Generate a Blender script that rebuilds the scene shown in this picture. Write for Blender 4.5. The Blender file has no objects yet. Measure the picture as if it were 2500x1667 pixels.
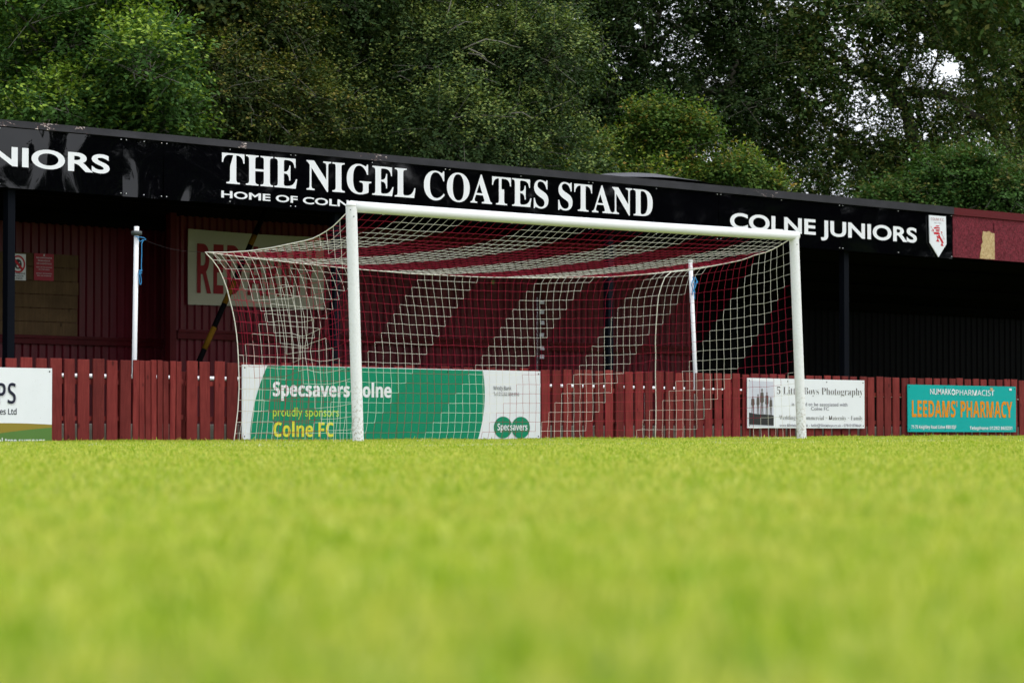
import bpy, bmesh, math, random, os
import numpy as np
from mathutils import Vector, Matrix
R = math.radians
rng = np.random.default_rng(7)
random.seed(7)
sc = bpy.context.scene
col = sc.collection

# ------------------------------------------------------------------ camera
# world frame: x along the goal line, y away from the pitch, z up; origin at the near goal post
CAM = np.array([-21.1138, -22.8498, 0.14])
YAW, PITCH, FPX = R(45.7187), R(1.8232), 7199.8
FW = np.array([math.sin(YAW)*math.cos(PITCH), math.cos(YAW)*math.cos(PITCH), math.sin(PITCH)])
RT = np.array([math.cos(YAW), -math.sin(YAW), 0.0])
UP = np.cross(RT, FW)
cd = bpy.data.cameras.new('camera')
co = bpy.data.objects.new('camera', cd)
col.objects.link(co)
co.matrix_world = Matrix(((RT[0], UP[0], -FW[0], CAM[0]), (RT[1], UP[1], -FW[1], CAM[1]), (RT[2], UP[2], -FW[2], CAM[2]), (0, 0, 0, 1)))
cd.sensor_width = 36.0
cd.lens = FPX*36/2500
cd.clip_start, cd.clip_end = 0.05, 5000
cd.dof.use_dof = True
cd.dof.focus_distance = 33.0
cd.dof.aperture_fstop = 5.0
sc.camera = co

# ------------------------------------------------------------------ light
SUN_EL, SUN_AZ = R(55), R(150)      # azimuth clockwise from +y
w = bpy.data.worlds.new('World')
sc.world = w
w.use_nodes = True
nt = w.node_tree
sky = nt.nodes.new('ShaderNodeTexSky')
sky.sky_type = 'NISHITA'
sky.sun_disc = False
sky.sun_elevation, sky.sun_rotation = SUN_EL, SUN_AZ
sky.air_density, sky.dust_density, sky.ozone_density = 1.0, 7.0, 1.0
hs = nt.nodes.new('ShaderNodeHueSaturation')
hs.inputs['Saturation'].default_value = 0.45
nt.links.new(sky.outputs[0], hs.inputs['Color'])
# a broken white cloud layer over the sky
tcw = nt.nodes.new('ShaderNodeTexCoord'); ncl = nt.nodes.new('ShaderNodeTexNoise')
ncl.inputs['Scale'].default_value = 2.6; ncl.inputs['Detail'].default_value = 6
nt.links.new(tcw.outputs['Generated'], ncl.inputs['Vector'])
rcl = nt.nodes.new('ShaderNodeValToRGB')
rcl.color_ramp.elements[0].position, rcl.color_ramp.elements[0].color = 0.30, (0.55, 0.55, 0.55, 1)
rcl.color_ramp.elements[1].position, rcl.color_ramp.elements[1].color = 0.60, (0.97, 0.97, 0.97, 1)
nt.links.new(ncl.outputs['Fac'], rcl.inputs[0])
mcl = nt.nodes.new('ShaderNodeMix'); mcl.data_type = 'RGBA'
nt.links.new(rcl.outputs[0], mcl.inputs[0]); nt.links.new(hs.outputs[0], mcl.inputs[6])
mcl.inputs[7].default_value = (4.3, 4.5, 4.85, 1)
nt.links.new(mcl.outputs[2], nt.nodes['Background'].inputs[0])
nt.nodes['Background'].inputs[1].default_value = 0.15
sd = bpy.data.lights.new('sun', 'SUN')
sd.energy, sd.angle, sd.color = 0.5, R(30), (1.0, 0.98, 0.95)
so = bpy.data.objects.new('sun', sd)
col.objects.link(so)
sdir = Vector((math.sin(SUN_AZ)*math.cos(SUN_EL), math.cos(SUN_AZ)*math.cos(SUN_EL), math.sin(SUN_EL)))
so.rotation_euler = sdir.to_track_quat('Z', 'Y').to_euler()
so.location = (0, 0, 30)
sc.view_settings.view_transform = 'Standard'
sc.view_settings.look = 'None'
sc.view_settings.gamma = 1
sc.view_settings.exposure = 1.1
sc.render.engine = 'CYCLES'
sc.cycles.max_bounces = 8
sc.cycles.use_denoising = True

# ------------------------------------------------------------------ pixel <-> place helpers (measuring the photograph)
def ray(px, py):
    return FW + RT*(px-1250)/FPX - UP*(py-833.5)/FPX
def pl(px, py, y):                       # point on the upright plane y = const -> (x, z)
    r = ray(px, py); t = (y-CAM[1])/r[1]
    p = CAM+t*r
    return p[0], p[2]
def ps(px, py, x):                       # point on the upright plane x = const -> (y, z)
    r = ray(px, py); t = (x-CAM[0])/r[0]
    p = CAM+t*r
    return p[1], p[2]
def pz(px, py, Z):                       # point at camera depth Z
    return CAM+Z*ray(px, py)

def ground_z(x, y):
    x = np.asarray(x, float); y = np.asarray(y, float)
    dep = (x-CAM[0])*FW[0]+(y-CAM[1])*FW[1]
    t = np.clip((dep-3)/25, 0, 1); t = t*t*(3-2*t)
    return t*(0.052+0.0032*np.clip(x, -5, 20))

# ------------------------------------------------------------------ object helpers
def tag(o, label=None, cat=None, group=None, kind=None):
    if label: o['label'] = label
    if cat: o['category'] = cat
    if group: o['group'] = group
    if kind: o['kind'] = kind
    return o
def thing(name, label, cat, loc=(0, 0, 0), group=None):
    o = bpy.data.objects.new(name, None)
    o.empty_display_size = 0.2
    col.objects.link(o)
    o.location = loc
    return tag(o, label, cat, group)
def link(name, me, mats, parent=None, rel=True):
    o = bpy.data.objects.new(name, me)
    col.objects.link(o)
    for m in (mats if isinstance(mats, (list, tuple)) else [mats]):
        me.materials.append(m)
    if parent is not None:
        o.parent = parent
        if rel:
            root = parent; off = Vector((0, 0, 0))
            while root is not None:
                off += root.location; root = root.parent
            o.location = -off
    return o

class MB:
    def __init__(s):
        s.v = []; s.f = []; s.mi = []; s.sm = []
    def add(s, vs, fs, mi=0, smooth=False):
        n = len(s.v); s.v += [tuple(float(c) for c in v) for v in vs]
        for f in fs:
            s.f.append(tuple(i+n for i in f)); s.mi.append(mi); s.sm.append(smooth)
    def box(s, x0, x1, y0, y1, z0, z1, mi=0):
        v = [(x0, y0, z0), (x1, y0, z0), (x1, y1, z0), (x0, y1, z0), (x0, y0, z1), (x1, y0, z1), (x1, y1, z1), (x0, y1, z1)]
        s.add(v, [(0, 3, 2, 1), (4, 5, 6, 7), (0, 1, 5, 4), (1, 2, 6, 5), (2, 3, 7, 6), (3, 0, 4, 7)], mi)
    def tube(s, pts, rad, n=8, mi=0, cap=True, smooth=True):
        pts = [Vector(p) for p in pts]
        rad = rad if isinstance(rad, (list, tuple)) else [rad]*len(pts)
        b = len(s.v)
        up = Vector((0, 0, 1))
        prev = None
        for i, p in enumerate(pts):
            t = (pts[min(i+1, len(pts)-1)]-pts[max(i-1, 0)])
            t = t.normalized() if t.length > 1e-9 else Vector((0, 0, 1))
            a = prev if prev is not None else (Vector((1, 0, 0)) if abs(t.z) > 0.9 else up)
            a = (a-t*a.dot(t))
            if a.length < 1e-6: a = Vector((0.3, 1, 0.2)); a = a-t*a.dot(t)
            a.normalize(); prev = a
            c = t.cross(a)
            for k in range(n):
                q = 2*math.pi*k/n
                s.v.append(tuple(p+(a*math.cos(q)+c*math.sin(q))*rad[i]))
        for i in range(len(pts)-1):
            for k in range(n):
                k2 = (k+1) % n
                s.f.append((b+i*n+k, b+i*n+k2, b+(i+1)*n+k2, b+(i+1)*n+k)); s.mi.append(mi); s.sm.append(smooth)
        if cap:
            s.f.append(tuple(b+k for k in reversed(range(n)))); s.mi.append(mi); s.sm.append(False)
            e = b+(len(pts)-1)*n
            s.f.append(tuple(e+k for k in range(n))); s.mi.append(mi); s.sm.append(False)
    def poly(s, pts, mi=0):
        s.add(pts, [tuple(range(len(pts)))], mi)
    def build(s, name, mats, parent=None, bevel=0.0):
        me = bpy.data.meshes.new(name)
        me.from_pydata(s.v, [], s.f)
        me.polygons.foreach_set('material_index', s.mi)
        me.polygons.foreach_set('use_smooth', s.sm)
        if bevel > 0:
            bm = bmesh.new(); bm.from_mesh(me)
            es = [e for e in bm.edges if e.is_manifold and e.calc_face_angle(0) > 0.6]
            bmesh.ops.bevel(bm, geom=es, offset=bevel, segments=2, profile=0.6, affect='EDGES')
            bm.to_mesh(me); bm.free()
        me.update()
        return link(name, me, mats, parent)

# ------------------------------------------------------------------ materials
def mat(name, base=(0.5, 0.5, 0.5), rough=0.6, spec=0.5, metal=0.0):
    m = bpy.data.materials.new(name); m.use_nodes = True
    b = m.node_tree.nodes['Principled BSDF']
    b.inputs['Base Color'].default_value = (*base, 1)
    b.inputs['Roughness'].default_value = rough
    b.inputs['Specular IOR Level'].default_value = spec
    b.inputs['Metallic'].default_value = metal
    return m
def N(m, t, **kw):
    n = m.node_tree.nodes.new(t)
    for k, v in kw.items():
        if k.startswith('i_'):
            n.inputs[k[2:].replace('_', ' ')].default_value = v
        else: setattr(n, k, v)
    return n
def L(m, a, b): m.node_tree.links.new(a, b)
def bsdf(m): return m.node_tree.nodes['Principled BSDF']
def ramp(m, fac, stops, interp='LINEAR'):
    r = N(m, 'ShaderNodeValToRGB'); r.color_ramp.interpolation = interp
    e = r.color_ramp.elements
    while len(e) < len(stops): e.new(0.5)
    for x, (p, c) in zip(e, stops):
        x.position = p; x.color = (*c, 1) if len(c) == 3 else c
    L(m, fac, r.inputs[0]); return r.outputs[0]
def coords(m, scale=(1, 1, 1), kind='Object'):
    tc = N(m, 'ShaderNodeTexCoord'); mp = N(m, 'ShaderNodeMapping')
    mp.inputs['Scale'].default_value = scale
    L(m, tc.outputs[kind], mp.inputs['Vector']); return mp.outputs[0]
def noise(m, vec, scale=5, detail=4, rough=0.55, dist=0.0):
    n = N(m, 'ShaderNodeTexNoise')
    n.inputs['Scale'].default_value = scale; n.inputs['Detail'].default_value = detail
    n.inputs['Roughness'].default_value = rough; n.inputs['Distortion'].default_value = dist
    L(m, vec, n.inputs['Vector']); return n.outputs['Fac']
def mix(m, fac, a, b, mode='MIX'):
    n = N(m, 'ShaderNodeMix', data_type='RGBA', blend_type=mode)
    for s, v in ((0, fac), (6, a), (7, b)):
        if hasattr(v, 'is_output'): L(m, v, n.inputs[s])
        else: n.inputs[s].default_value = v if s == 0 else (*v, 1)
    return n.outputs[2]
def bump(m, h, strength=0.3, dist=0.01):
    b = N(m, 'ShaderNodeBump'); b.inputs['Strength'].default_value = strength; b.inputs['Distance'].default_value = dist
    L(m, h, b.inputs['Height']); L(m, b.outputs[0], bsdf(m).inputs['Normal'])
def math_n(m, op, a, b=0.0):
    n = N(m, 'ShaderNodeMath', operation=op)
    for i, v in ((0, a), (1, b)):
        if hasattr(v, 'is_output'): L(m, v, n.inputs[i])
        else: n.inputs[i].default_value = v
    return n.outputs[0]

M = {}
def stained_wood(name, c1, c2, rnd=0.5):
    m = mat(name, c1, 0.75, 0.18)
    tc = N(m, 'ShaderNodeTexCoord'); oi = N(m, 'ShaderNodeObjectInfo')
    add = N(m, 'ShaderNodeVectorMath', operation='ADD')
    L(m, tc.outputs['Object'], add.inputs[0])
    sc_ = N(m, 'ShaderNodeVectorMath', operation='SCALE'); sc_.inputs['Scale'].default_value = 37.0
    cmb = N(m, 'ShaderNodeCombineXYZ')
    for k in range(3): L(m, oi.outputs['Random'], cmb.inputs[k])
    L(m, cmb.outputs[0], sc_.inputs[0]); L(m, sc_.outputs[0], add.inputs[1])
    mp = N(m, 'ShaderNodeMapping'); mp.inputs['Scale'].default_value = (1, 1, 0.09)
    L(m, add.outputs[0], mp.inputs['Vector'])
    g = noise(m, mp.outputs[0], 38, 6, 0.65, 0.6)
    bl = noise(m, add.outputs[0], 3.5, 3)
    vo = N(m, 'ShaderNodeTexVoronoi'); vo.inputs['Scale'].default_value = 5.5
    mp2 = N(m, 'ShaderNodeMapping'); mp2.inputs['Scale'].default_value = (1, 1, 0.6)
    L(m, add.outputs[0], mp2.inputs['Vector']); L(m, mp2.outputs[0], vo.inputs['Vector'])
    knot = ramp(m, vo.outputs['Distance'], [(0.0, (1, 1, 1)), (0.07, (0.7, 0.7, 0.7)), (0.13, (0, 0, 0))])
    c = mix(m, ramp(m, g, [(0.3, (0, 0, 0)), (0.7, (1, 1, 1))]), c1, c2)
    c = mix(m, ramp(m, bl, [(0.35, (0, 0, 0)), (0.75, (0.6, 0.6, 0.6))]), c, tuple(x*0.62 for x in c1))
    c = mix(m, knot, c, tuple(x*0.35 for x in c1))
    v = math_n(m, 'MULTIPLY_ADD', oi.outputs['Random'], rnd); v.node.inputs[2].default_value = 1-rnd/2
    hsv = N(m, 'ShaderNodeHueSaturation'); L(m, v, hsv.inputs['Value']); L(m, c, hsv.inputs['Color'])
    L(m, hsv.outputs[0], bsdf(m).inputs['Base Color'])
    bump(m, g, 0.25, 0.004)
    return m
M['picket'] = stained_wood('maroon_stained_timber', (0.130, 0.013, 0.013), (0.225, 0.036, 0.032), 0.65)
M['board'] = stained_wood('weathered_boarding', (0.085, 0.050, 0.022), (0.14, 0.088, 0.042), 0.2)
M['floor'] = mat('dark_terrace_floor', (0.045, 0.042, 0.04), 0.9, 0.1)

def white_paint(name, dirt_z=None, algae=0.0):
    m = mat(name, (0.8, 0.8, 0.79), 0.35, 0.4)
    v = coords(m)
    n1 = noise(m, v, 60, 5, 0.7)
    n2 = noise(m, v, 3, 3)
    c = mix(m, ramp(m, n2, [(0.4, (0, 0, 0)), (0.8, (0.5, 0.5, 0.5))]), (0.82, 0.83, 0.86), (0.74, 0.75, 0.76))
    speck = ramp(m, n1, [(0.62, (0, 0, 0)), (0.72, (0.8, 0.8, 0.8))])
    if dirt_z is not None:
        geo = N(m, 'ShaderNodeNewGeometry'); sp = N(m, 'ShaderNodeSeparateXYZ')
        L(m, geo.outputs['Position'], sp.inputs[0])
        z = N(m, 'ShaderNodeMapRange'); z.inputs[1].default_value = 0.05; z.inputs[2].default_value = dirt_z
        z.inputs[3].default_value = 1; z.inputs[4].default_value = 0.12
        L(m, sp.outputs['Z'], z.inputs[0])
        n3 = noise(m, v, 34, 6, 0.75)
        thr = math_n(m, 'MULTIPLY', ramp(m, n3, [(0.51, (0, 0, 0)), (0.59, (1, 1, 1))]), z.outputs[0])
        c = mix(m, thr, c, (0.34, 0.29, 0.22))
    c = mix(m, math_n(m, 'MULTIPLY', speck, 0.35), c, (0.25, 0.23, 0.18))
    if algae:
        # a green-brown film that has grown on the bar, patchy
        geo = N(m, 'ShaderNodeNewGeometry'); sp = N(m, 'ShaderNodeSeparateXYZ')
        L(m, v, sp.inputs[0])
        n4 = noise(m, coords(m, (2.5, 8, 30)), 4, 5, 0.65)
        z = N(m, 'ShaderNodeMapRange'); z.inputs[1].default_value = 2.505; z.inputs[2].default_value = 2.448
        L(m, sp.outputs['Z'], z.inputs[0])
        k = math_n(m, 'MULTIPLY', z.outputs[0], ramp(m, n4, [(0.3, (0.25, 0.25, 0.25)), (0.6, (1, 1, 1))]))
        c = mix(m, math_n(m, 'MULTIPLY', k, algae), c, (0.16, 0.16, 0.06))
    L(m, c, bsdf(m).inputs['Base Color'])
    return m
M['post'] = white_paint('white_painted_post', 0.75)
M['bar'] = white_paint('white_painted_bar')
M['pole'] = white_paint('white_painted_pole')

def printed(name, c, rough=0.35):
    m = mat(name, c, rough, 0.35)
    v = coords(m)
    n = noise(m, v, 2.2, 4, 0.6); n2 = noise(m, v, 45, 3, 0.7)
    d = mix(m, ramp(m, n, [(0.45, (0, 0, 0)), (0.8, (0.22, 0.22, 0.22))]), c, tuple(x*0.75 for x in c))
    d = mix(m, ramp(m, n2, [(0.66, (0, 0, 0)), (0.74, (0.35, 0.35, 0.35))]), d, (0.22, 0.2, 0.17))
    L(m, d, bsdf(m).inputs['Base Color'])
    return m
M['sign_white'] = printed('sign_white', (0.76, 0.79, 0.84))
M['green'] = printed('sign_green', (0.002, 0.235, 0.125))
M['teal'] = printed('sign_teal', (0.002, 0.36, 0.35))
M['orange'] = printed('sign_orange', (0.70, 0.25, 0.008))
M['yellow'] = printed('sign_yellow', (0.72, 0.70, 0.06))
M['lime'] = printed('sign_lime', (0.46, 0.68, 0.07))
M['navy'] = printed('sign_navy', (0.012, 0.014, 0.035))
M['ink'] = printed('sign_ink', (0.03, 0.03, 0.035))
M['grey_ink'] = printed('sign_grey_ink', (0.16, 0.15, 0.20))
M['brown_ink'] = printed('sign_brown_ink', (0.10, 0.085, 0.08))
M['olive'] = printed('sign_olive', (0.26, 0.20, 0.03))
M['leafgreen'] = printed('sign_leaf_green', (0.09, 0.19, 0.045))
M['letter'] = printed('white_vinyl', (0.78, 0.80, 0.84))
M['shadow_ink'] = printed('sign_pale_grey', (0.56, 0.56, 0.62))
M['red'] = printed('crest_red', (0.55, 0.012, 0.03))
M['notice_red'] = printed('notice_red', (0.33, 0.02, 0.04))
M['banner'] = printed('banner_cloth', (0.34, 0.335, 0.25), 0.8)
M['banner_red'] = printed('banner_red', (0.20, 0.012, 0.016), 0.8)
M['photo'] = printed('print_pale', (0.55, 0.57, 0.66))
M['screw'] = mat('screw_head', (0.02, 0.02, 0.025), 0.4, 0.5)
M['edge'] = mat('board_edge', (0.5, 0.5, 0.5), 0.5)

def gloss_black():
    m = mat('black_gloss_sheet', (0.0012, 0.0012, 0.002), 0.045, 0.42)
    v = coords(m)
    h = noise(m, v, 0.95, 1, 0.35, 0.8)
    h2 = noise(m, v, 160, 3, 0.6)
    mr = N(m, 'ShaderNodeMapRange'); sp = N(m, 'ShaderNodeSeparateXYZ')
    L(m, v, sp.inputs[0]); L(m, sp.outputs['X'], mr.inputs[0])
    mr.inputs[1].default_value = 1.3; mr.inputs[2].default_value = 3.4; mr.inputs[3].default_value = 1.0; mr.inputs[4].default_value = 0.03
    b = N(m, 'ShaderNodeBump'); b.inputs['Distance'].default_value = 0.10
    L(m, math_n(m, 'MULTIPLY', mr.outputs[0], 0.55), b.inputs['Strength'])
    L(m, h, b.inputs['Height']); L(m, b.outputs[0], bsdf(m).inputs['Normal'])
    n = noise(m, v, 5, 5, 0.7)
    L(m, ramp(m, n, [(0.5, (0.03,)*3), (0.9, (0.12,)*3)]), bsdf(m).inputs['Roughness'])
    sm = noise(m, v, 3.2, 6, 0.75, 1.2)
    L(m, mix(m, ramp(m, sm, [(0.66, (0, 0, 0)), (0.80, (0.5, 0.5, 0.5))]), (0.0012, 0.0012, 0.002), (0.018, 0.02, 0.03)), bsdf(m).inputs['Base Color'])
    return m
M['gloss'] = gloss_black()
def peel(name, base, c2):
    m = mat(name, base, 0.55, 0.4)
    v = coords(m, (1, 1, 2.2))
    fine = noise(m, v, 14, 7, 0.75, 0.5)
    sp = N(m, 'ShaderNodeSeparateXYZ'); L(m, coords(m), sp.inputs[0])
    mr = N(m, 'ShaderNodeMapRange'); L(m, sp.outputs['X'], mr.inputs[0]); mr.inputs[1].default_value = -3; mr.inputs[2].default_value = 20
    st = []
    for x, wd, v_ in ((-1.0, 0.25, .8), (-0.35, 0.2, .9), (0.1, 0.15, .85), (2.65, 0.12, .85), (3.6, 0.1, .6), (4.9, 0.25, .75), (8.2, 0.2, .35), (12.9, 0.4, .6), (14.5, 0.5, .9), (15.6, 0.2, .7)):
        a = (x+3)/23; w_ = wd/23
        st += [(a-w_*1.6, (0.08,)*3), (a-w_*0.5, (v_,)*3), (a+w_*0.5, (v_,)*3), (a+w_*1.6, (0.08,)*3)]
    st = sorted(st, key=lambda q: q[0])[:32]
    big = ramp(m, mr.outputs[0], st)
    k = math_n(m, 'ADD', math_n(m, 'MULTIPLY', big, 0.17), math_n(m, 'MULTIPLY', fine, 1.0))
    f1 = ramp(m, k, [(0.70, (0, 0, 0)), (0.715, (1, 1, 1))])
    f2 = ramp(m, k, [(0.722, (0, 0, 0)), (0.73, (1, 1, 1))])
    sh = noise(m, v, 2.5, 4)
    c = mix(m, ramp(m, sh, [(0.4, (0, 0, 0)), (0.7, (1, 1, 1))]), base, c2)
    c = mix(m, f1, c, (0.16, 0.035, 0.035)); c = mix(m, f2, c, (0.6, 0.55, 0.52))
    L(m, c, bsdf(m).inputs['Base Color']); bump(m, fine, 0.3, 0.004)
    return m
M['trim'] = peel('peeling_black_trim', (0.011, 0.011, 0.016), (0.022, 0.021, 0.028))
M['maroon_trim'] = mat('maroon_trim', (0.095, 0.008, 0.012), 0.6, 0.15)
def osb(name, c1, c2, rough=0.6):
    m = mat(name, c1, rough, 0.15)
    v = coords(m, (1, 0.3, 1))
    vo = N(m, 'ShaderNodeTexVoronoi'); vo.inputs['Scale'].default_value = 42; L(m, v, vo.inputs['Vector'])
    n = noise(m, v, 9, 5, 0.75, 3.0)
    c = mix(m, ramp(m, n, [(0.42, (0, 0, 0)), (0.58, (1, 1, 1))]), c1, c2)
    c = mix(m, math_n(m, 'MULTIPLY', vo.outputs['Color'], 0.35), c, tuple(x*0.55 for x in c1))
    L(m, c, bsdf(m).inputs['Base Color']); bump(m, n, 0.9, 0.012)
    return m
M['osb_maroon'] = osb('maroon_painted_strand_board', (0.085, 0.004, 0.010), (0.21, 0.022, 0.040), 0.55)
M['osb_bare'] = osb('bare_strand_board', (0.42, 0.28, 0.13), (0.62, 0.48, 0.27), 0.8)
def corr(name, c1, c2, spec=0.5):
    m = mat(name, c1, 0.33, spec)
    v = coords(m, (1, 1, 0.25))
    n = noise(m, v, 9, 6, 0.7); n2 = noise(m, v, 2, 3)
    c = mix(m, ramp(m, n, [(0.35, (0, 0, 0)), (0.7, (1, 1, 1))]), c1, c2)
    c = mix(m, ramp(m, n2, [(0.45, (0, 0, 0)), (0.8, (0.7, 0.7, 0.7))]), c, tuple(x*0.5 for x in c1))
    L(m, c, bsdf(m).inputs['Base Color']); bump(m, n, 0.2, 0.004)
    return m
M['corr'] = corr('maroon_sheet_metal', (0.072, 0.002, 0.007), (0.10, 0.006, 0.014))
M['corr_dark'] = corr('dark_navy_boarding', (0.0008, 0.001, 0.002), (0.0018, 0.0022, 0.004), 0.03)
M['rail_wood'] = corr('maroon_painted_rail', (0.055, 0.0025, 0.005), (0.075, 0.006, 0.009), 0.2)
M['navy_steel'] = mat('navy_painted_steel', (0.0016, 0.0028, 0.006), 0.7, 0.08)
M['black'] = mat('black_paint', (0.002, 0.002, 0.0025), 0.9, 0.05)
M['roofing'] = mat('dark_roofing', (0.06, 0.06, 0.07), 0.6)
M['yellow_paint'] = mat('worn_yellow_paint', (0.11, 0.055, 0.003), 0.85, 0.1)
M['dark_collar'] = mat('dark_rubber_collar', (0.05, 0.06, 0.06), 0.6)
M['blue_rope'] = mat('blue_rope', (0.02, 0.22, 0.50), 0.7)
M['cord'] = mat('dark_cord', (0.03, 0.028, 0.028), 0.9, 0.1)
def concrete():
    m = mat('concrete', (0.25, 0.24, 0.22), 0.85, 0.2)
    v = coords(m); n = noise(m, v, 6, 7, 0.7)
    L(m, ramp(m, n, [(0.3, (0.14, 0.135, 0.12)), (0.7, (0.30, 0.29, 0.27))]), bsdf(m).inputs['Base Color']); bump(m, n, 0.3, 0.01)
    return m
M['concrete'] = concrete()
def twine(name, c1, c2):
    m = mat(name, c1, 0.75, 0.2)
    n = noise(m, coords(m), 7, 3)
    L(m, mix(m, n, c1, c2), bsdf(m).inputs['Base Color'])
    return m
M['net_white'] = twine('cream_net_twine', (0.74, 0.71, 0.62), (0.83, 0.81, 0.75))
M['net_red'] = twine('crimson_net_twine', (0.30, 0.006, 0.030), (0.38, 0.014, 0.048))

def foliage(name, cols, trans=0.24, rough=0.6):
    m = bpy.data.materials.new(name); m.use_nodes = True
    b = bsdf(m); b.inputs['Roughness'].default_value = rough; b.inputs['Specular IOR Level'].default_value = 0.12
    g = N(m, 'ShaderNodeNewGeometry')
    n = len(cols)
    c = ramp(m, g.outputs['Random Per Island'], [(i/max(1, n-1), cc) for i, cc in enumerate(cols)])
    L(m, c, b.inputs['Base Color'])
    t = N(m, 'ShaderNodeBsdfTranslucent')
    tc = mix(m, 1.0, c, (1.1, 1.15, 0.55), 'MULTIPLY')
    L(m, tc, t.inputs['Color'])
    ms = N(m, 'ShaderNodeMixShader'); ms.inputs[0].default_value = trans
    L(m, b.outputs[0], ms.inputs[1]); L(m, t.outputs[0], ms.inputs[2])
    L(m, ms.outputs[0], m.node_tree.nodes['Material Output'].inputs['Surface'])
    return m
def bark(name, c1, c2):
    m = mat(name, c1, 0.85, 0.2)
    n = noise(m, coords(m, (1, 1, 0.25)), 14, 6, 0.7)
    L(m, mix(m, n, c1, c2), bsdf(m).inputs['Base Color']); bump(m, n, 0.6, 0.02)
    return m
M['bark'] = bark('brown_bark', (0.035, 0.030, 0.024), (0.09, 0.08, 0.06))
M['twig'] = bark('grey_twig', (0.16, 0.15, 0.12), (0.26, 0.25, 0.21))
LEAF = {
 'bright': foliage('bright_green_leaf', [(0.032, 0.08, 0.018), (0.042, 0.10, 0.02), (0.055, 0.125, 0.024), (0.08, 0.16, 0.03)]),
 'brown': foliage('bronze_green_leaf', [(0.022, 0.046, 0.010), (0.030, 0.056, 0.012), (0.040, 0.066, 0.014), (0.06, 0.07, 0.016)]),
 'grey': foliage('grey_green_leaf', [(0.026, 0.056, 0.018), (0.034, 0.067, 0.02), (0.044, 0.08, 0.024), (0.055, 0.086, 0.025)]),
 'dark': foliage('dark_green_leaf', [(0.015, 0.036, 0.011), (0.022, 0.048, 0.013), (0.034, 0.064, 0.016), (0.05, 0.075, 0.018)]),
 'tip': foliage('yellow_green_leaf', [(0.035, 0.085, 0.016), (0.055, 0.12, 0.02), (0.085, 0.16, 0.026), (0.13, 0.17, 0.028)]),
 'brighttip': foliage('young_yellow_green_leaf', [(0.16, 0.26, 0.03), (0.23, 0.35, 0.045), (0.30, 0.40, 0.06)]),
 'bronzetip': foliage('bronze_leaf_tip', [(0.10, 0.14, 0.024), (0.15, 0.175, 0.034), (0.22, 0.17, 0.04)]),
 'greylit': foliage('pale_grey_green_leaf', [(0.13, 0.20, 0.055), (0.18, 0.25, 0.07), (0.23, 0.25, 0.06)]),  # sprays catching the light, their brightness put into the leaf colour
 'redtip': foliage('reddish_leaf_tip', [(0.17, 0.27, 0.03), (0.25, 0.33, 0.04), (0.31, 0.30, 0.045), (0.32, 0.19, 0.05)]),
 'righttip': foliage('yellowing_leaf_tip', [(0.08, 0.13, 0.03), (0.13, 0.17, 0.04), (0.19, 0.15, 0.04)]),
 'right': foliage('mid_green_leaf', [(0.032, 0.07, 0.02), (0.05, 0.10, 0.024), (0.075, 0.13, 0.03), (0.14, 0.14, 0.035)]),
}

# ------------------------------------------------------------------ lettering
FD = os.path.join(bpy.utils.resource_path('LOCAL'), 'datafiles', 'fonts')
def font(f):
    try: return bpy.data.fonts.load(os.path.join(FD, f))
    except Exception: return None
F_MATH = font('NotoSansMath-Regular.woff2')
F_MONO = None
def mset(s, up, lo):
    if F_MATH is None: return s
    return ''.join(chr(up+ord(c)-65) if 'A' <= c <= 'Z' else chr(lo+ord(c)-97) if 'a' <= c <= 'z' else c for c in s)
def digits(s, base): return ''.join(chr(base+ord(c)-48) if c.isdigit() and F_MATH else c for c in s)
def serif_bold(s): return digits(mset(s, 0x1D400, 0x1D41A), 0x1D7CE)
def sans_bold(s): return digits(mset(s, 0x1D5D4, 0x1D5EE), 0x1D7EC)
_cap = {}
def text_mesh(body, f, off=0.0, space=1.0, word=1.0):
    c = bpy.data.curves.new('txt', 'FONT')
    c.body = body; c.offset = off; c.resolution_u = 6; c.space_character = space; c.space_word = word
    if f is not None: c.font = f
    o = bpy.data.objects.new('txt', c); col.objects.link(o)
    bpy.context.view_layer.update()
    me = bpy.data.meshes.new_from_object(o.evaluated_get(bpy.context.evaluated_depsgraph_get()))
    bpy.data.objects.remove(o); bpy.data.curves.remove(c)
    return me
def letters(name, body, style, x0, x1, zbase, zcap, y, m, parent, off=0.0, space=1.0, word=1.0, slope=0.0, capref='H'):
    """lettering lying on the upright plane y; x0..x1 its extent, zbase/zcap base line and capital height"""
    f, conv = {'gill': (None, lambda s: s), 'serif': (F_MATH, serif_bold), 'bold': (F_MATH, sans_bold), 'sans': (F_MATH, lambda s: s)}[style]
    me = text_mesh(conv(body), f, off, space, word)
    k = (style, off, capref)
    if k not in _cap:
        h = text_mesh(conv(capref), f, off); z = np.array([v.co.y for v in h.vertices]); _cap[k] = (z.min(), z.max()); bpy.data.meshes.remove(h)
    b, t = _cap[k]
    n = len(me.vertices); a = np.empty(n*3); me.vertices.foreach_get('co', a); a = a.reshape(-1, 3)
    xa, xb = a[:, 0].min(), a[:, 0].max()
    o = np.empty_like(a)
    o[:, 0] = x0+(a[:, 0]-xa)/(xb-xa)*(x1-x0)
    o[:, 2] = zbase+(a[:, 1]-b)/(t-b)*(zcap-zbase)+slope*(o[:, 0]-x0)
    o[:, 1] = y
    me.vertices.foreach_set('co', o.ravel()); me.update(); me.name = name
    ob = link(name, me, m, parent)
    return ob
def letters_px(name, body, style, pxl, pxr, base, cap, y, m, parent, **kw):
    x0 = pl(pxl, base[1], y)[0]; x1 = pl(pxr, base[1], y)[0]
    zb = pl(base[0], base[1], y)[1]; zc = pl(cap[0], cap[1], y)[1]
    return letters(name, body, style, x0, x1, zb, zc, y, m, parent, **kw)
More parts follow.
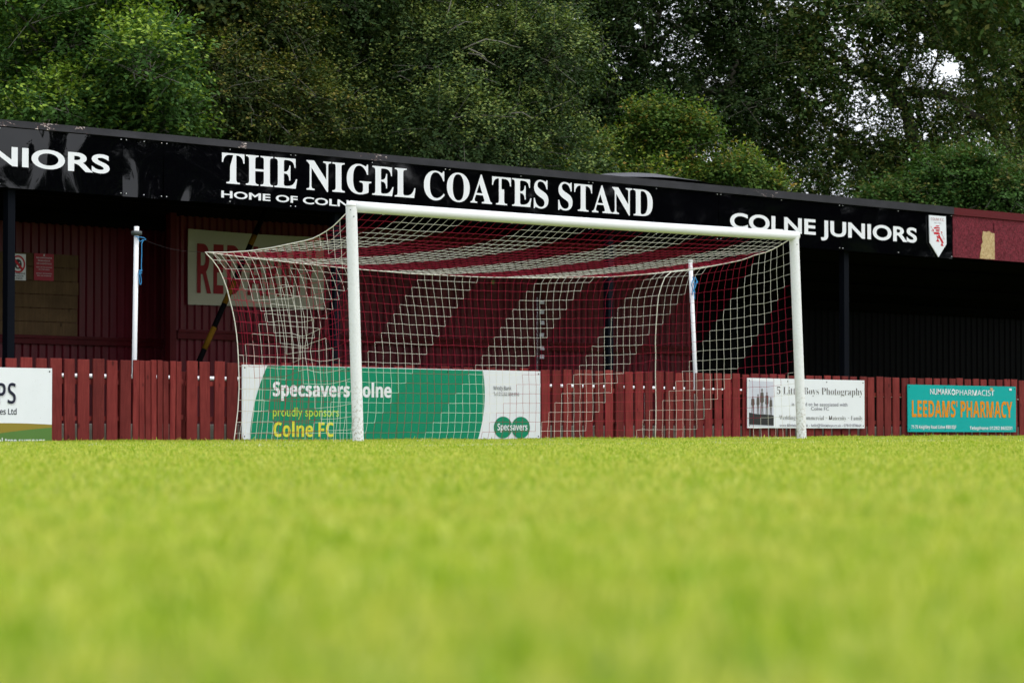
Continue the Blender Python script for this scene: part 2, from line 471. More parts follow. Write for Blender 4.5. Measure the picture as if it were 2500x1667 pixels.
def flat(name, pts, y, m, parent):
    mb = MB(); mb.poly([(x, y, z) for x, z in pts])
    return mb.build(name, m, parent)
def flat_px(name, pts, y, m, parent):
    return flat(name, [pl(a, b, y) for a, b in pts], y, m, parent)

# ------------------------------------------------------------------ ground
def build_ground():
    # fine sheet near the view, big skirt to the horizon
    xs = np.concatenate([[-900, -300, -120, -60], np.arange(-40, 42, 1.0), [60, 120, 300, 900]])
    X, Y = np.meshgrid(xs, xs); Z = ground_z(X, Y)
    n = len(xs)
    vs = np.stack([X.ravel(), Y.ravel(), Z.ravel()], 1)
    fs = [(j*n+i, j*n+i+1, (j+1)*n+i+1, (j+1)*n+i) for j in range(n-1) for i in range(n-1)]
    m = mat('turf_soil', (0.12, 0.15, 0.03), 0.9, 0.1)
    v = coords(m)
    a = noise(m, v, 0.8, 5); b = noise(m, v, 25, 4, 0.7)
    c = ramp(m, a, [(0.3, (0.13, 0.18, 0.028)), (0.7, (0.22, 0.24, 0.05))])
    c = mix(m, ramp(m, b, [(0.35, (0, 0, 0)), (0.7, (0.6, 0.6, 0.6))]), c, (0.07, 0.11, 0.015))
    L(m, c, bsdf(m).inputs['Base Color'])
    mb = MB(); mb.add(vs, fs, smooth=True)
    tag(mb.build('ground', m), kind='structure')
build_ground()

def build_grass():
    n = 620000
    # sample by distance from the camera, thinning out with distance
    r = 0.75+(rng.random(n)**0.9)*44.0
    near = rng.random(n) < 0.16
    r[near] = 0.7+rng.random(near.sum())**0.6*5.0
    lat = (rng.random(n)-0.5)*(r*0.44+3.2)
    fx, fy = math.sin(YAW), math.cos(YAW); rx, ry = math.cos(YAW), -math.sin(YAW)
    x = CAM[0]+r*fx+lat*rx; y = CAM[1]+r*fy+lat*ry
    k = y < 2.93
    x, y, r = x[k], y[k], r[k]; n = len(x)
    # extra blades along the foot of fence, boards and posts
    ne = 26000
    xe = rng.uniform(-3.0, 19, ne); ye = 2.93-np.abs(rng.normal(0, 0.12, ne)); re = (xe-CAM[0])*fx+(ye-CAM[1])*fy
    x = np.concatenate([x, xe]); y = np.concatenate([y, ye]); r = np.concatenate([r, re]); n = len(x)
    z = ground_z(x, y)
    lump = (np.sin(x*1.7+1.3*np.sin(y*1.1))*np.sin(y*1.9+1.7*np.sin(x*0.7)))*0.5+0.5
    lump2 = (np.sin(x*6.1+2*np.sin(y*4.7))*np.sin(y*5.3+2*np.sin(x*3.9)))*0.5+0.5
    h = rng.uniform(0.018, 0.036, n)*(0.72+0.38*lump+0.22*lump2)
    h *= np.where(rng.random(n) < 0.02, 1.6, 1.0)
    h[-ne:] *= 1.25
    wd = rng.uniform(0.0022, 0.004, n)*np.maximum(1, r/9)
    a = rng.uniform(0, 2*np.pi, n); ln = rng.uniform(0.1, 0.9, n)*h
    b = rng.uniform(0, 2*np.pi, n)
    ca, sa = np.cos(a), np.sin(a)
    lx, ly = np.cos(b)*ln, np.sin(b)*ln
    P = np.empty((n, 5, 3))
    P[:, 0] = np.stack([x-ca*wd/2, y-sa*wd/2, z], 1); P[:, 1] = np.stack([x+ca*wd/2, y+sa*wd/2, z], 1)
    mx, my, mz = x+lx*0.35, y+ly*0.35, z+h*0.62
    P[:, 2] = np.stack([mx+ca*wd*0.42, my+sa*wd*0.42, mz], 1); P[:, 3] = np.stack([mx-ca*wd*0.42, my-sa*wd*0.42, mz], 1)
    P[:, 4] = np.stack([x+lx, y+ly, z+h], 1)
    me = bpy.data.meshes.new('grass')
    me.vertices.add(n*5); me.vertices.foreach_set('co', P.ravel())
    base = (np.arange(n)*5)[:, None]
    li = np.concatenate([base+np.array([[0, 1, 2, 3]]), base+np.array([[3, 2, 4]])], 1).ravel()
    me.loops.add(n*7); me.loops.foreach_set('vertex_index', li.astype(np.int32))
    ls = np.empty(n*2, np.int32); ls[0::2] = np.arange(n)*7; ls[1::2] = np.arange(n)*7+4
    me.polygons.add(n*2); me.polygons.foreach_set('loop_start', ls)
    me.update(calc_edges=True)
    m = bpy.data.materials.new('mown_grass'); m.use_nodes = True
    bs = bsdf(m); bs.inputs['Roughness'].default_value = 0.45; bs.inputs['Specular IOR Level'].default_value = 0.2
    g = N(m, 'ShaderNodeNewGeometry'); v = coords(m)
    c = ramp(m, g.outputs['Random Per Island'], [(0, (0.27, 0.39, 0.008)), (0.45, (0.40, 0.53, 0.014)), (0.8, (0.56, 0.64, 0.05)), (1, (0.76, 0.74, 0.26))])
    p1 = noise(m, v, 1.6, 5, 0.65); p2 = noise(m, v, 10, 3, 0.6)
    c = mix(m, ramp(m, p1, [(0.44, (0, 0, 0)), (0.58, (0.8,)*3)]), c, (0.60, 0.58, 0.10))
    c = mix(m, ramp(m, p2, [(0.50, (0, 0, 0)), (0.60, (0.85,)*3)]), c, (0.20, 0.38, 0.002))
    p3 = noise(m, v, 26, 3, 0.6, 0.3)
    c = mix(m, ramp(m, p3, [(0.50, (0, 0, 0)), (0.62, (0.9,)*3)]), c, (0.66, 0.66, 0.13))
    c = mix(m, ramp(m, p3, [(0.38, (0.95,)*3), (0.47, (0, 0, 0))]), c, (0.17, 0.33, 0.001))
    # worn white line marking: goal line and goal area
    sp = N(m, 'ShaderNodeSeparateXYZ'); L(m, g.outputs['Position'], sp.inputs[0])
    def band(out, c0, hw): return math_n(m, 'LESS_THAN', math_n(m, 'ABSOLUTE', math_n(m, 'SUBTRACT', out, c0)), hw)
    l1 = band(sp.outputs['Y'], -0.02, 0.06)
    l2 = math_n(m, 'MULTIPLY', band(sp.outputs['Y'], -5.5, 0.06), band(sp.outputs['X'], 3.72, 9.16))
    l3 = math_n(m, 'MULTIPLY', band(sp.outputs['X'], -5.44, 0.06), band(sp.outputs['Y'], -2.75, 2.75))
    wl = math_n(m, 'MAXIMUM', l1, math_n(m, 'MAXIMUM', l2, l3))
    wl = math_n(m, 'MULTIPLY', wl, ramp(m, p2, [(0.3, (0.15,)*3), (0.6, (0.75,)*3)]))
    c = mix(m, wl, c, (0.72, 0.72, 0.68))
    L(m, c, bs.inputs['Base Color'])
    t = N(m, 'ShaderNodeBsdfTranslucent'); L(m, c, t.inputs['Color'])
    ms = N(m, 'ShaderNodeMixShader'); ms.inputs[0].default_value = 0.35
    L(m, bs.outputs[0], ms.inputs[1]); L(m, t.outputs[0], ms.inputs[2])
    L(m, ms.outputs[0], m.node_tree.nodes['Material Output'].inputs['Surface'])
    o = link('grass', me, m)
    tag(o, 'short mown yellow-green grass covering the football pitch', 'grass', kind='stuff')
build_grass()

# ------------------------------------------------------------------ the stand
YF = 5.0                     # fascia plane
def line_z(px_pts, y):       # straight-line fit of z over x for points measured on plane y
    q = np.array([pl(a, b, y) for a, b in px_pts]); return np.polyfit(q[:, 0], q[:, 1], 1)
TOP = line_z([(0, 293.6), (650, 350.4), (1150, 397), (1700, 448), (2325, 507), (2500, 521.7)], YF)
BOT = line_z([(0, 456.6), (350, 479.6), (500, 496), (850, 520), (1950, 610), (2300, 633), (2500, 638.5)], YF)
TRM = line_z([(0, 310), (650, 364.5), (2325, 523.5)], YF)
zt = lambda x: TOP[0]*x+TOP[1]
zb = lambda x: BOT[0]*x+BOT[1]
zm = lambda x: TRM[0]*x+TRM[1]
def xpx(px, y=YF, py=500): return pl(px, py, y)[0]

stand = thing('football_stand', 'long low covered football stand with black fascia and maroon corrugated back wall', 'stand', (8, 6.5, 0))
X_END = xpx(2325)
edges = [-6.0, xpx(-330), xpx(300), xpx(399), xpx(714), xpx(1091), xpx(1441), xpx(1754), xpx(2052), X_END]
sheets = []
for i, (a, b) in enumerate(zip(edges[:-1], edges[1:])):
    mb = MB(); g = 0.004
    yo = YF+random.uniform(-0.004, 0.004); ty = random.uniform(-0.004, 0.004)
    nx = 6; nz = 3; vs = []; fs = []
    for j in range(nz+1):
        for k in range(nx+1):
            x = a+g/2+(b-a-g)*k/nx; t = j/nz
            z = zb(x)+(zm(x)-zb(x))*t
            warp = (0.010 if b < xpx(420) else 0.0025)*math.sin(3.1*k/nx*2+i)*math.sin(math.pi*t+0.4*i)
            vs.append((x, yo+ty*(k/nx-0.5)*2+warp, z))
    for j in range(nz):
        for k in range(nx):
            q = j*(nx+1)+k; fs.append((q, q+1, q+nx+2, q+nx+1))
    mb.add(vs, fs, smooth=True)
    mb.box(a+g, b-g, YF+0.03, YF+0.05, min(zb(a), zb(b))+0.01, min(zm(a), zm(b))-0.01)
    sheets.append(mb.build('fascia_panel', M['gloss'], stand))
# screws along the sheets, one mesh on each sheet's upper edge
for s_, (a, b) in zip(sheets[1:], zip(edges[1:-1], edges[2:])):
    for x in (a+0.04, (a+b)/2, b-0.04):
        for z in (zm(x)-0.03, zb(x)+0.035):
            mb = MB(); mb.tube([(x, YF-0.006, z), (x, YF-0.016, z)], 0.0055, 6); mb.build('screw', M['pole'], s_)
def strip(name, x0, x1, y0, y1, za, zb_, m, parent, n=16):
    mb = MB()
    xs = np.linspace(x0, x1, n+1)
    for a, b in zip(xs[:-1], xs[1:]):
        v = [(a, y0, za(a)), (b, y0, za(b)), (b, y1, za(b)), (a, y1, za(a)), (a, y0, zb_(a)), (b, y0, zb_(b)), (b, y1, zb_(b)), (a, y1, zb_(a))]
        mb.add(v, [(0, 1, 5, 4), (4, 5, 6, 7), (0, 3, 2, 1), (2, 3, 7, 6)])
    return mb.build(name, m, parent)
strip('roof_edge', -6, X_END, YF-0.035, YF+0.06, lambda x: zm(x)-0.004, zt, M['trim'], stand)
strip('roof_edge', X_END+0.003, 36, YF-0.03, YF+0.06, lambda x: zm(x)-0.01, lambda x: zt(x)-0.008, M['maroon_trim'], stand)
mp_ = strip('fascia_board', X_END+0.006, 36, YF-0.004, YF+0.016, lambda x: zb(x)+0.03, lambda x: zm(x)-0.012, M['osb_maroon'], stand)
tag(mp_, 'maroon painted strand board with a bare patch')
bp = [(2399.7, 564.8), (2409, 566.5), (2414, 564), (2421, 569), (2427.8, 570), (2428.5, 600), (2428.9, 633), (2410, 632.5), (2392, 631), (2393, 618), (2396, 606), (2394.5, 600), (2399, 592), (2397.5, 580)]
flat_px('bare_patch', bp, YF-0.0075, M['osb_bare'], mp_)
# seam of the strand boards
flat_px('board_joint', [(2425.5, 545), (2426.6, 545), (2427.3, 566), (2426.2, 566)], YF-0.0085, M['black'], mp_)
# roof: sheet rising gently to the back, with a lifted felt hump near the middle
mb = MB()
xs = np.linspace(-6, 36, 78); ys = np.linspace(YF+0.05, 11.5, 16)
xh0, xh1 = xpx(1430), xpx(1830)
vs = []
for y in ys:
    for x in xs:
        z = zt(x)-0.02-(y-YF)*0.035
        u = (x-xh0)/(xh1-xh0)
        if 0 < u < 1: z += 0.215*math.sin(math.pi*u**1.25)**1.3*math.exp(-((y-YF-0.9)/0.8)**2)*1.15
        vs.append((x, y, z))
n = len(xs)
mb.add(vs, [(j*n+i, j*n+i+1, (j+1)*n+i+1, (j+1)*n+i) for j in range(len(ys)-1) for i in range(n-1)], smooth=True)
mb.build('roof', M['roofing'], stand)
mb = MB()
vs = [(x, y, zt(x)-0.10-(y-YF)*0.27) for y in (YF+0.065, 9.9) for x in (-6, 36)]  # black ceiling sloped steeply to cover the upper wall, standing in for shade
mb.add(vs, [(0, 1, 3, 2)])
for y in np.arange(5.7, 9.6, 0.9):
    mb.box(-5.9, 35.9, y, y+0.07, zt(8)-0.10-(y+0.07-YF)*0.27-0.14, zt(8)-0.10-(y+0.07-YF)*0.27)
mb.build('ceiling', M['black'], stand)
# front columns
for px, d_ in ((22.5, 0.105), (818, 0.10), (1485, 0.10), (2060, 0.12), (2700, 0.1)):
    x = xpx(px, 5.15)
    mb = MB(); mb.box(x-d_/2, x+d_/2, 5.1, 5.2, -0.1, 3.2)
    mb.build('column', M['navy_steel'], stand, 0.006)
# corrugated back wall in three runs
def corrugated(x0, x1, y, z0, z1, pitch=0.127, depth=0.03, m=None, name='back_wall'):
    prof = []; x = x0
    while x < x1:
        prof += [(x, y), (x+pitch*0.42, y), (x+pitch*0.52, y-depth), (x+pitch*0.9, y-depth)]
        x += pitch
    mb = MB(); zs = [z0, z1]
    n = len(prof)
    vs = [(a, b, z) for z in zs for a, b in prof]
    mb.add(vs, [(i, i+1, n+i+1, n+i) for i in range(n-1)])
    return mb.build(name, m or M['corr'], stand)
YW1, YW2 = 8.0, 7.4
w1a, w1b = -5.9, xpx(393, YW1)
w2a = xpx(411, YW2); w2b = xpx(1300, YW2)
w3a = xpx(1327, YW2); w3b = xpx(1690, YW2)
corrugated(w1a, w1b, YW1, 0, 3.6)
corrugated(w2a, w2b, YW2, 0, 3.6)
corrugated(w3a, w3b, YW2, 0, 3.6)
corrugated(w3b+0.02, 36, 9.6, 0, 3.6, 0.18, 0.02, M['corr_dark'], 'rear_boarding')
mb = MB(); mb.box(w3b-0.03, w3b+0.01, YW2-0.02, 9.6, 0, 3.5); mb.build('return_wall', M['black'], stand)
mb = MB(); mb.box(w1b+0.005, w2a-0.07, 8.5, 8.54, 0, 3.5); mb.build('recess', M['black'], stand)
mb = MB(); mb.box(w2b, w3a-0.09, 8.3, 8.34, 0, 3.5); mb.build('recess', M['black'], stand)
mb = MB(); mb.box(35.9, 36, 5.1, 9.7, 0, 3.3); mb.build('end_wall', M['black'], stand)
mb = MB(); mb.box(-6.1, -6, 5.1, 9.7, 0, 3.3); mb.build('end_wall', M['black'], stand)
def wallpost(pa, pb, y, m=M['rail_wood'], z1=3.4):
    mb = MB(); mb.box(xpx(pa, y), xpx(pb, y), y-0.05, y+0.05, 0, z1); return mb.build('wall_post', m, stand, 0.004)
wallpost(411, 426, YW2-0.06)
wp = wallpost(1317, 1330, YW2-0.06)
yq = YW2-0.114
for a in (733, 757, 783, 813, 845, 866):
    x0, z0 = pl(1318.2, a, yq); x1, z1 = pl(1328.5, a+9.5, yq)
    j = random.uniform(-0.01, 0.01)
    mb = MB(); mb.poly([(x0+j, yq, z1), (x1+j, yq, z1), (x1, yq, z0), (x0, yq, z0)]); mb.build('white_square', M['shadow_ink'], wp)
flat_px('green_tag', [(1199, 684), (1207, 684), (1207, 694), (1199, 694)], YW2-0.04, M['leafgreen'], stand)
# rails
def wrail(pa, pb, ya, yb, px_ref, y, name='wall_rail'):
    za, zb_ = pl(px_ref, yb, y)[1], pl(px_ref, ya, y)[1]
    mb = MB(); mb.box(xpx(pa, y), xpx(pb, y), y-0.07, y-0.032, za, zb_)
    mb.box(xpx(pa, y), xpx(pb, y), y-0.09, y-0.072, zb_-0.03, zb_+0.012)
    return mb.build(name, M['rail_wood'], stand, 0.004)
wrail(-300, 392, 824, 843, 200, YW1)
wrail(427, 1298, 808, 829, 500, YW2)
wrail(1331, 1690, 838, 858, 1400, YW2)
# dark planked boarding on the left wall
yb_ = YW1-0.05
mb = MB()
zt0, zb0 = pl(110, 619, yb_)[1], pl(110, 819, yb_)[1]
npl = 6
for i in range(npl):
    z0 = zb0+(zt0-zb0)*i/npl
    mb.box(xpx(-60, yb_), xpx(190, yb_)+random.uniform(-0.01, 0.01), yb_-0.012, yb_+0.012, z0+0.004, z0+(zt0-zb0)/npl-0.004)
mb.build('boarding', M['board'], stand)
# diagonal strut, black with worn yellow bands
ys_ = 6.4
p0 = pl(478, 900, ys_); p1 = pl(628, 560, ys_)
P0 = Vector((p0[0], ys_, p0[1])); P1 = Vector((p1[0], ys_, p1[1]))
mb = MB(); mb.tube([P0+(P0-P1)*0.7, P1+(P1-P0)*0.15], 0.036, 8)
strut = mb.build('strut', M['black'], stand)
def band(t0, t1):
    mb = MB(); mb.tube([P0.lerp(P1, t0), P0.lerp(P1, t1)], 0.0375, 8); mb.build('yellow_band', M['yellow_paint'], strut)
def pt(y): return (900-y)/(900-560)
band(pt(854), pt(801)); band(pt(744), pt(688)); band(pt(600), pt(575))
# terrace floor inside the stand
mb = MB(); mb.box(-6, 36, 4.2, 9.7, -0.2, 0.085)
tag(mb.build('terrace', M['floor']), kind='structure')

# fascia lettering
sign_y = YF-0.012
def fl(body, pxl, pxr, style, base, cap, parent, **kw):
    x0 = xpx(pxl); x1 = xpx(pxr)
    zb_, zc = pl(base[0], base[1], sign_y)[1], pl(cap[0], cap[1], sign_y)[1]
    return letters('lettering', body, style, x0, x1, zb_, zc, sign_y, M['letter'], parent, **kw)
main = fl('THE NIGEL COATES STAND', 540, 1592, 'serif', (552, 447.8), (552, 373.5), sheets[4], off=0.002, word=0.85, slope=TOP[0])
sub = fl('HOME OF COLNE', 538.7, 872, 'gill', (540, 482.4), (540, 465.2), sheets[4], off=0.022, word=1.0)
jr = fl('COLNE JUNIORS', 1780.7, 2236.7, 'gill', (1870, 564.5), (1870, 526.2), sheets[7], off=0.026, word=1.05)
Lj = xpx(2236.7)-xpx(1780.7)
xr = xpx(266); zbj, zcj = pl(245, 423.3, sign_y)[1], pl(245, 377.5, sign_y)[1]
letters('lettering', 'COLNE JUNIORS', 'gill', xr-Lj, xr, zbj, zcj, sign_y, M['letter'], sheets[1], off=0.026, word=1.05)

# crest pennant on the fascia
YC = YF-0.03
def cz(a, b): return (2230+a/10.45, 500+b/10.45)
crest = thing('crest_sign', 'white pennant-shaped club crest with a red lion at the end of the black fascia', 'crest', (xpx(2290), YC, 3.4))
out = [cz(402, 265), cz(420, 965), cz(643, 1338), cz(845, 1000), cz(828, 300)]
q = [pl(a, b, YC) for a, b in out]
mb = MB(); n = 5
vs = [(x, YC, z) for x, z in q]+[(x, YC+0.014, z) for x, z in q]
mb.add(vs, [tuple(range(5)), tuple(reversed(range(5, 10)))]+[(i, i+5, (i+1) % 5+5, (i+1) % 5) for i in range(5)])
mb.build('plate', M['sign_white'], crest)
yl = YC-0.003
mb = MB()
lion = [[(585, 527), (668, 533), (655, 553), (567, 553)], [(600, 570), (668, 580), (682, 615), (600, 600)], [(520, 580), (585, 562), (600, 612), (528, 612)],
        [(583, 628), (668, 632), (672, 660), (560, 655)], [(445, 545), (455, 548), (470, 592), (458, 590)], [(478, 615), (510, 622), (532, 676), (500, 668)],
        [(455, 650), (470, 652), (492, 683), (478, 685)], [(590, 664), (662, 668), (660, 690), (575, 682)], [(510, 692), (655, 708), (683, 763), (535, 750)],
        [(622, 775), (670, 772), (780, 980), (728, 978)], [(583, 795), (622, 798), (662, 862), (615, 860)], [(600, 868), (628, 870), (662, 945), (585, 935), (583, 905), (612, 910)],
        [(705, 985), (735, 985), (772, 1055), (700, 1045), (697, 1018), (722, 1022)], [(690, 683), (722, 685), (748, 720), (722, 722)]]
for p in lion: mb.poly([(x, yl, z) for x, z in (pl(*cz(a, b), yl) for a, b in p)])
for (a, b), (c, d) in (((715, 725), (792, 870)), ((792, 874), (735, 874))):
    x0, z0 = pl(*cz(a, b), yl); x1, z1 = pl(*cz(c, d), yl); mb.tube([(x0, yl, z0), (x1, yl, z1)], 0.0022, 4)
mb.build('lion', M['red'], crest)
letters_px('lettering', 'COLNE F.C.', 'sans', cz(447, 0)[0], cz(785, 0)[0], cz(620, 405), cz(620, 343), yl, M['notice_red'], crest)
letters_px('lettering', 'ESTD 1996', 'sans', cz(532, 0)[0], cz(712, 0)[0], cz(620, 482), cz(620, 452), yl, M['grey_ink'], crest)

# ------------------------------------------------------------------ things inside the stand
yb2 = YW2-0.055
q = [(457, 558.5), (461, 743.5), (791, 755), (787, 577)]
ban = thing('banner', 'cream banner with dark red capitals hanging on the corrugated wall behind the net', 'banner', (xpx(620, yb2), yb2, 1.8))
xl, xr2 = xpx(459, yb2), xpx(790, yb2)
zt2, zb2 = pl(459, 558.5, yb2)[1], pl(459, 743.5, yb2)[1]
mb = MB(); nx, nz = 24, 8; vs = []
for j in range(nz+1):
    for i in range(nx+1):
        u, v = i/nx, j/nz
        vs.append((xl+(xr2-xl)*u, yb2-0.006+0.006*math.sin(u*17+v*2)*math.sin(v*3), zb2+(zt2-zb2)*v-0.02*math.sin(math.pi*u)*(v-0.3)))
mb.add(vs, [(j*(nx+1)+i, j*(nx+1)+i+1, (j+1)*(nx+1)+i+1, (j+1)*(nx+1)+i) for j in range(nz) for i in range(nx)], smooth=True)
mb.build('cloth', M['banner'], ban)
letters_px('lettering', 'RED ARMY', 'bold', 481, 772, (481, 715), (481, 594), yb2-0.016, M['banner_red'], ban, word=0.7)
yn = yb_-0.03
def notice(label, px0, px1, py0, py1, m):
    x0, x1 = xpx(px0, yn), xpx(px1, yn); z1, z0 = pl((px0+px1)/2, py0, yn)[1], pl((px0+px1)/2, py1, yn)[1]
    t = thing('notice_sign', label, 'sign', ((x0+x1)/2, yn, z0))
    mb = MB(); mb.box(x0, x1, yn, yn+0.008, z0, z1); mb.build('plate', m, t); return t, x0, x1, z0, z1
t, x0, x1, z0, z1 = notice('white notice with a red prohibition circle beside the navy column', 20, 64, 619.5, 684, M['sign_white'])
cx = (x0+x1)/2+0.015; rr = (x1-x0)*0.40; cz_ = z1-rr-0.02
mb = MB()
k = 28
ring = [(math.cos(2*math.pi*i/k), math.sin(2*math.pi*i/k)) for i in range(k)]
vs = [(cx+a*rr, yn-0.003, cz_+b*rr) for a, b in ring]+[(cx+a*rr*0.8, yn-0.003, cz_+b*rr*0.8) for a, b in ring]
mb.add(vs, [(i, (i+1) % k, (i+1) % k+k, i+k) for i in range(k)])
c = 0.7071*rr*0.8; wv = 0.012
mb.poly([(cx-c-wv, yn-0.005, cz_+c-wv), (cx-c+wv, yn-0.005, cz_+c+wv), (cx+c+wv, yn-0.005, cz_-c+wv), (cx+c-wv, yn-0.005, cz_-c-wv)])
mb.build('prohibition_circle', M['red'], t)
mb = MB()
mb.poly([(cx+a*rr*0.52, yn-0.0035, cz_+b*rr*0.56) for a, b in ring])
mb.build('face', M['ink'], t)
mb = MB()
for dx, dz, r1, r2 in ((-0.2, 0.18, 0.1, 0.06), (0.2, 0.18, 0.1, 0.06), (0, -0.2, 0.2, 0.2)):
    mb.poly([(cx+(dx+a*r1)*rr, yn-0.0045, cz_+(dz+b*r2)*rr) for a, b in ring])
mb.build('face_marks', M['sign_white'], t)
for i, s_ in enumerate(('NO OFFENSIVE', 'BEHAVIOUR', 'ALLOWED')):
    zb_ = z0+0.075-0.031*i
    wd = (0.92, 0.72, 0.6)[i]*(x1-x0)/2
    letters('lettering', s_, 'bold', (x0+x1)/2-wd, (x0+x1)/2+wd, zb_, zb_+0.021, yn-0.003, M['ink'], t)
t, x0, x1, z0, z1 = notice('maroon notice with small pale writing on the dark boarding', 84, 132, 619.5, 685, M['notice_red'])
for i, (s_, wd, zz, hh) in enumerate((('NO OFFENSIVE', .8, .245, .016), ('BEHAVIOUR', .62, .213, .016), ('OR LANGUAGE', .76, .181, .016), ('WILL BE TOLERATED', .8, .142, .011), ('IN THIS AREA', .55, .117, .011), ('REPEAT OFFENDERS', .8, .073, .011), ('WILL BE REMOVED', .72, .048, .011))):
    w_ = wd*(x1-x0)/2
    letters('lettering', s_, 'bold', (x0+x1)/2-w_, (x0+x1)/2+w_, z0+zz*(z1-z0)/0.30, z0+(zz+hh)*(z1-z0)/0.30, yn-0.003, M['shadow_ink'], t)
mb = MB()
xc = (x0+x1)/2
mb.poly([(xc-0.012, yn-0.003, z1-0.008), (xc-0.012, yn-0.003, z1-0.026), (xc, yn-0.003, z1-0.036), (xc+0.012, yn-0.003, z1-0.026), (xc+0.012, yn-0.003, z1-0.008)])
mb.build('small_crest', M['shadow_ink'], t)

# ------------------------------------------------------------------ picket fence
YP = 3.0
def fence_top(px, py): return pl(px, py, YP)
FT = line_z([(30, 875), (300, 876), (520, 882), (800, 893), (1250, 899), (1700, 904), (2100, 920), (2440, 928)], YP)
def picket_mesh(wd, h, th=0.02):
    mb = MB(); mb.box(-wd/2, wd/2, 0, th, -0.12, h)
    me = bpy.data.meshes.new('picket'); me.from_pydata(mb.v, [], mb.f)
    bm = bmesh.new(); bm.from_mesh(me); bmesh.ops.bevel(bm, geom=list(bm.edges), offset=0.0025, segments=1, affect='EDGES'); bm.to_mesh(me); bm.free()
    me.materials.append(M['picket']); return me
PK = picket_mesh(0.15, 1.0); PK2 = picket_mesh(0.075, 1.0)
def run_pickets(parent, x0, x1, pitch, me, jit=0.012):
    x = x0
    while x <= x1:
        h = FT[0]*x+FT[1]+random.uniform(-0.012, 0.008)
        o = bpy.data.objects.new('picket', me); col.objects.link(o); o.parent = parent
        o.location = Vector((x, YP+random.uniform(-0.003, 0.003), h-1.0))-parent.location
        o.rotation_euler = (random.uniform(-0.004, 0.004), random.uniform(-0.007, 0.007), random.uniform(-0.02, 0.02))
        o.scale.x = random.uniform(0.93, 1.06)
        x += pitch+random.uniform(-jit, jit)
def rails(parent, x0, x1, extra=0.0):
    for za, zc in ((0.70, 0.752), (0.30, 0.352)):
        mb = MB(); mb.box(x0, x1, YP+0.026, YP+0.066, za+extra, zc+extra); mb.build('rail', M['picket'], parent, 0.003)
def fposts(parent, xs):
    for x in xs:
        mb = MB(); mb.box(x-0.045, x+0.045, YP+0.07, YP+0.16, -0.2, 0.86); mb.build('fence_post', M['picket'], parent, 0.004)
gx0, gx1 = pl(324, 900, YP)[0], pl(453, 900, YP)[0]
fa = thing('picket_fence', 'dark red picket fence left of the gate, behind the tree surgeon board', 'fence', (gx0-1.0, YP, 0), 'picket fences along the pitch')
run_pickets(fa, gx0-0.10-0.195*11, gx0-0.09, 0.195, PK); rails(fa, gx0-2.4, gx0-0.02); fposts(fa, [gx0-2.2, gx0-0.14])
gt = thing('picket_gate', 'narrow picket gate of close dark red slats behind the goal', 'gate', ((gx0+gx1)/2, YP, 0))
run_pickets(gt, gx0+0.045, gx1-0.02, 0.0905, PK2, 0.005); rails(gt, gx0+0.01, gx1-0.01, 0.02)
fb = thing('picket_fence', 'long dark red picket fence running right from the gate, carrying three boards', 'fence', (gx1+8, YP, 0), 'picket fences along the pitch')
run_pickets(fb, gx1+0.10, gx1+0.10+0.2*97, 0.2, PK); rails(fb, gx1+0.02, gx1+19.7); fposts(fb, [gx1+0.1+2.4*i for i in range(9)])
# low concrete kerb wall behind
mb = MB(); mb.box(-6, 26, YP+0.5, YP+0.62, -0.2, 0.27)
tag(mb.build('kerb_wall', M['concrete'], None, 0.01), 'low grey concrete kerb showing through the picket gaps', 'wall')
# white spectator rail
YR = 3.85
hr = thing('handrail', 'white tubular spectator rail behind the picket fence', 'rail', (6, YR, 0))
zr = lambda x: np.interp(x, [pl(230, 0, YR)[0], pl(1640, 0, YR)[0], pl(2300, 0, YR)[0]], [pl(230, 917.5, YR)[1], pl(1640, 948, YR)[1], pl(2300, 970, YR)[1]])
mb = MB(); mb.tube([(x, YR, zr(x)) for x in np.linspace(-5, 23, 29)], 0.024, 10); mb.build('rail_tube', M['pole'], hr)
for px in (-250, 337, 1000, 1577, 1790, 2186, 2450):
    x = pl(px, 900, YR)[0]; mb = MB(); mb.tube([(x, YR, -0.1), (x, YR, zr(x)-0.02)], 0.022, 10); mb.build('rail_post', M['pole'], hr)

# ------------------------------------------------------------------ advertising boards
YB = 2.965
def board(label, pxl, pxr, ptop, pbot, m, cat='advertising board', y=YB):
    x0, x1 = pl(pxl, 950, y)[0], pl(pxr, 950, y)[0]
    z1 = (pl(ptop[0], ptop[1], y)[1]); z0 = pl(pbot[0], pbot[1], y)[1]
    t = thing('advertising_board', label, cat, ((x0+x1)/2, y, z0), 'advertising boards on the picket fence')
    mb = MB(); mb.box(x0, x1, y, y+0.012, z0, z1); mb.build('panel', m, t)
    for x in (x0+0.035, (x0*2+x1)/3, (x0+2*x1)/3, x1-0.035):
        for z in (z1-0.035, z0+0.035):
            mb = MB(); mb.tube([(x, y+0.001, z), (x, y-0.004, z)], 0.009, 8); mb.build('screw', M['screw'], t)
    return t, x0, x1, z0, z1
yt = YB-0.004; yt2 = YB-0.007
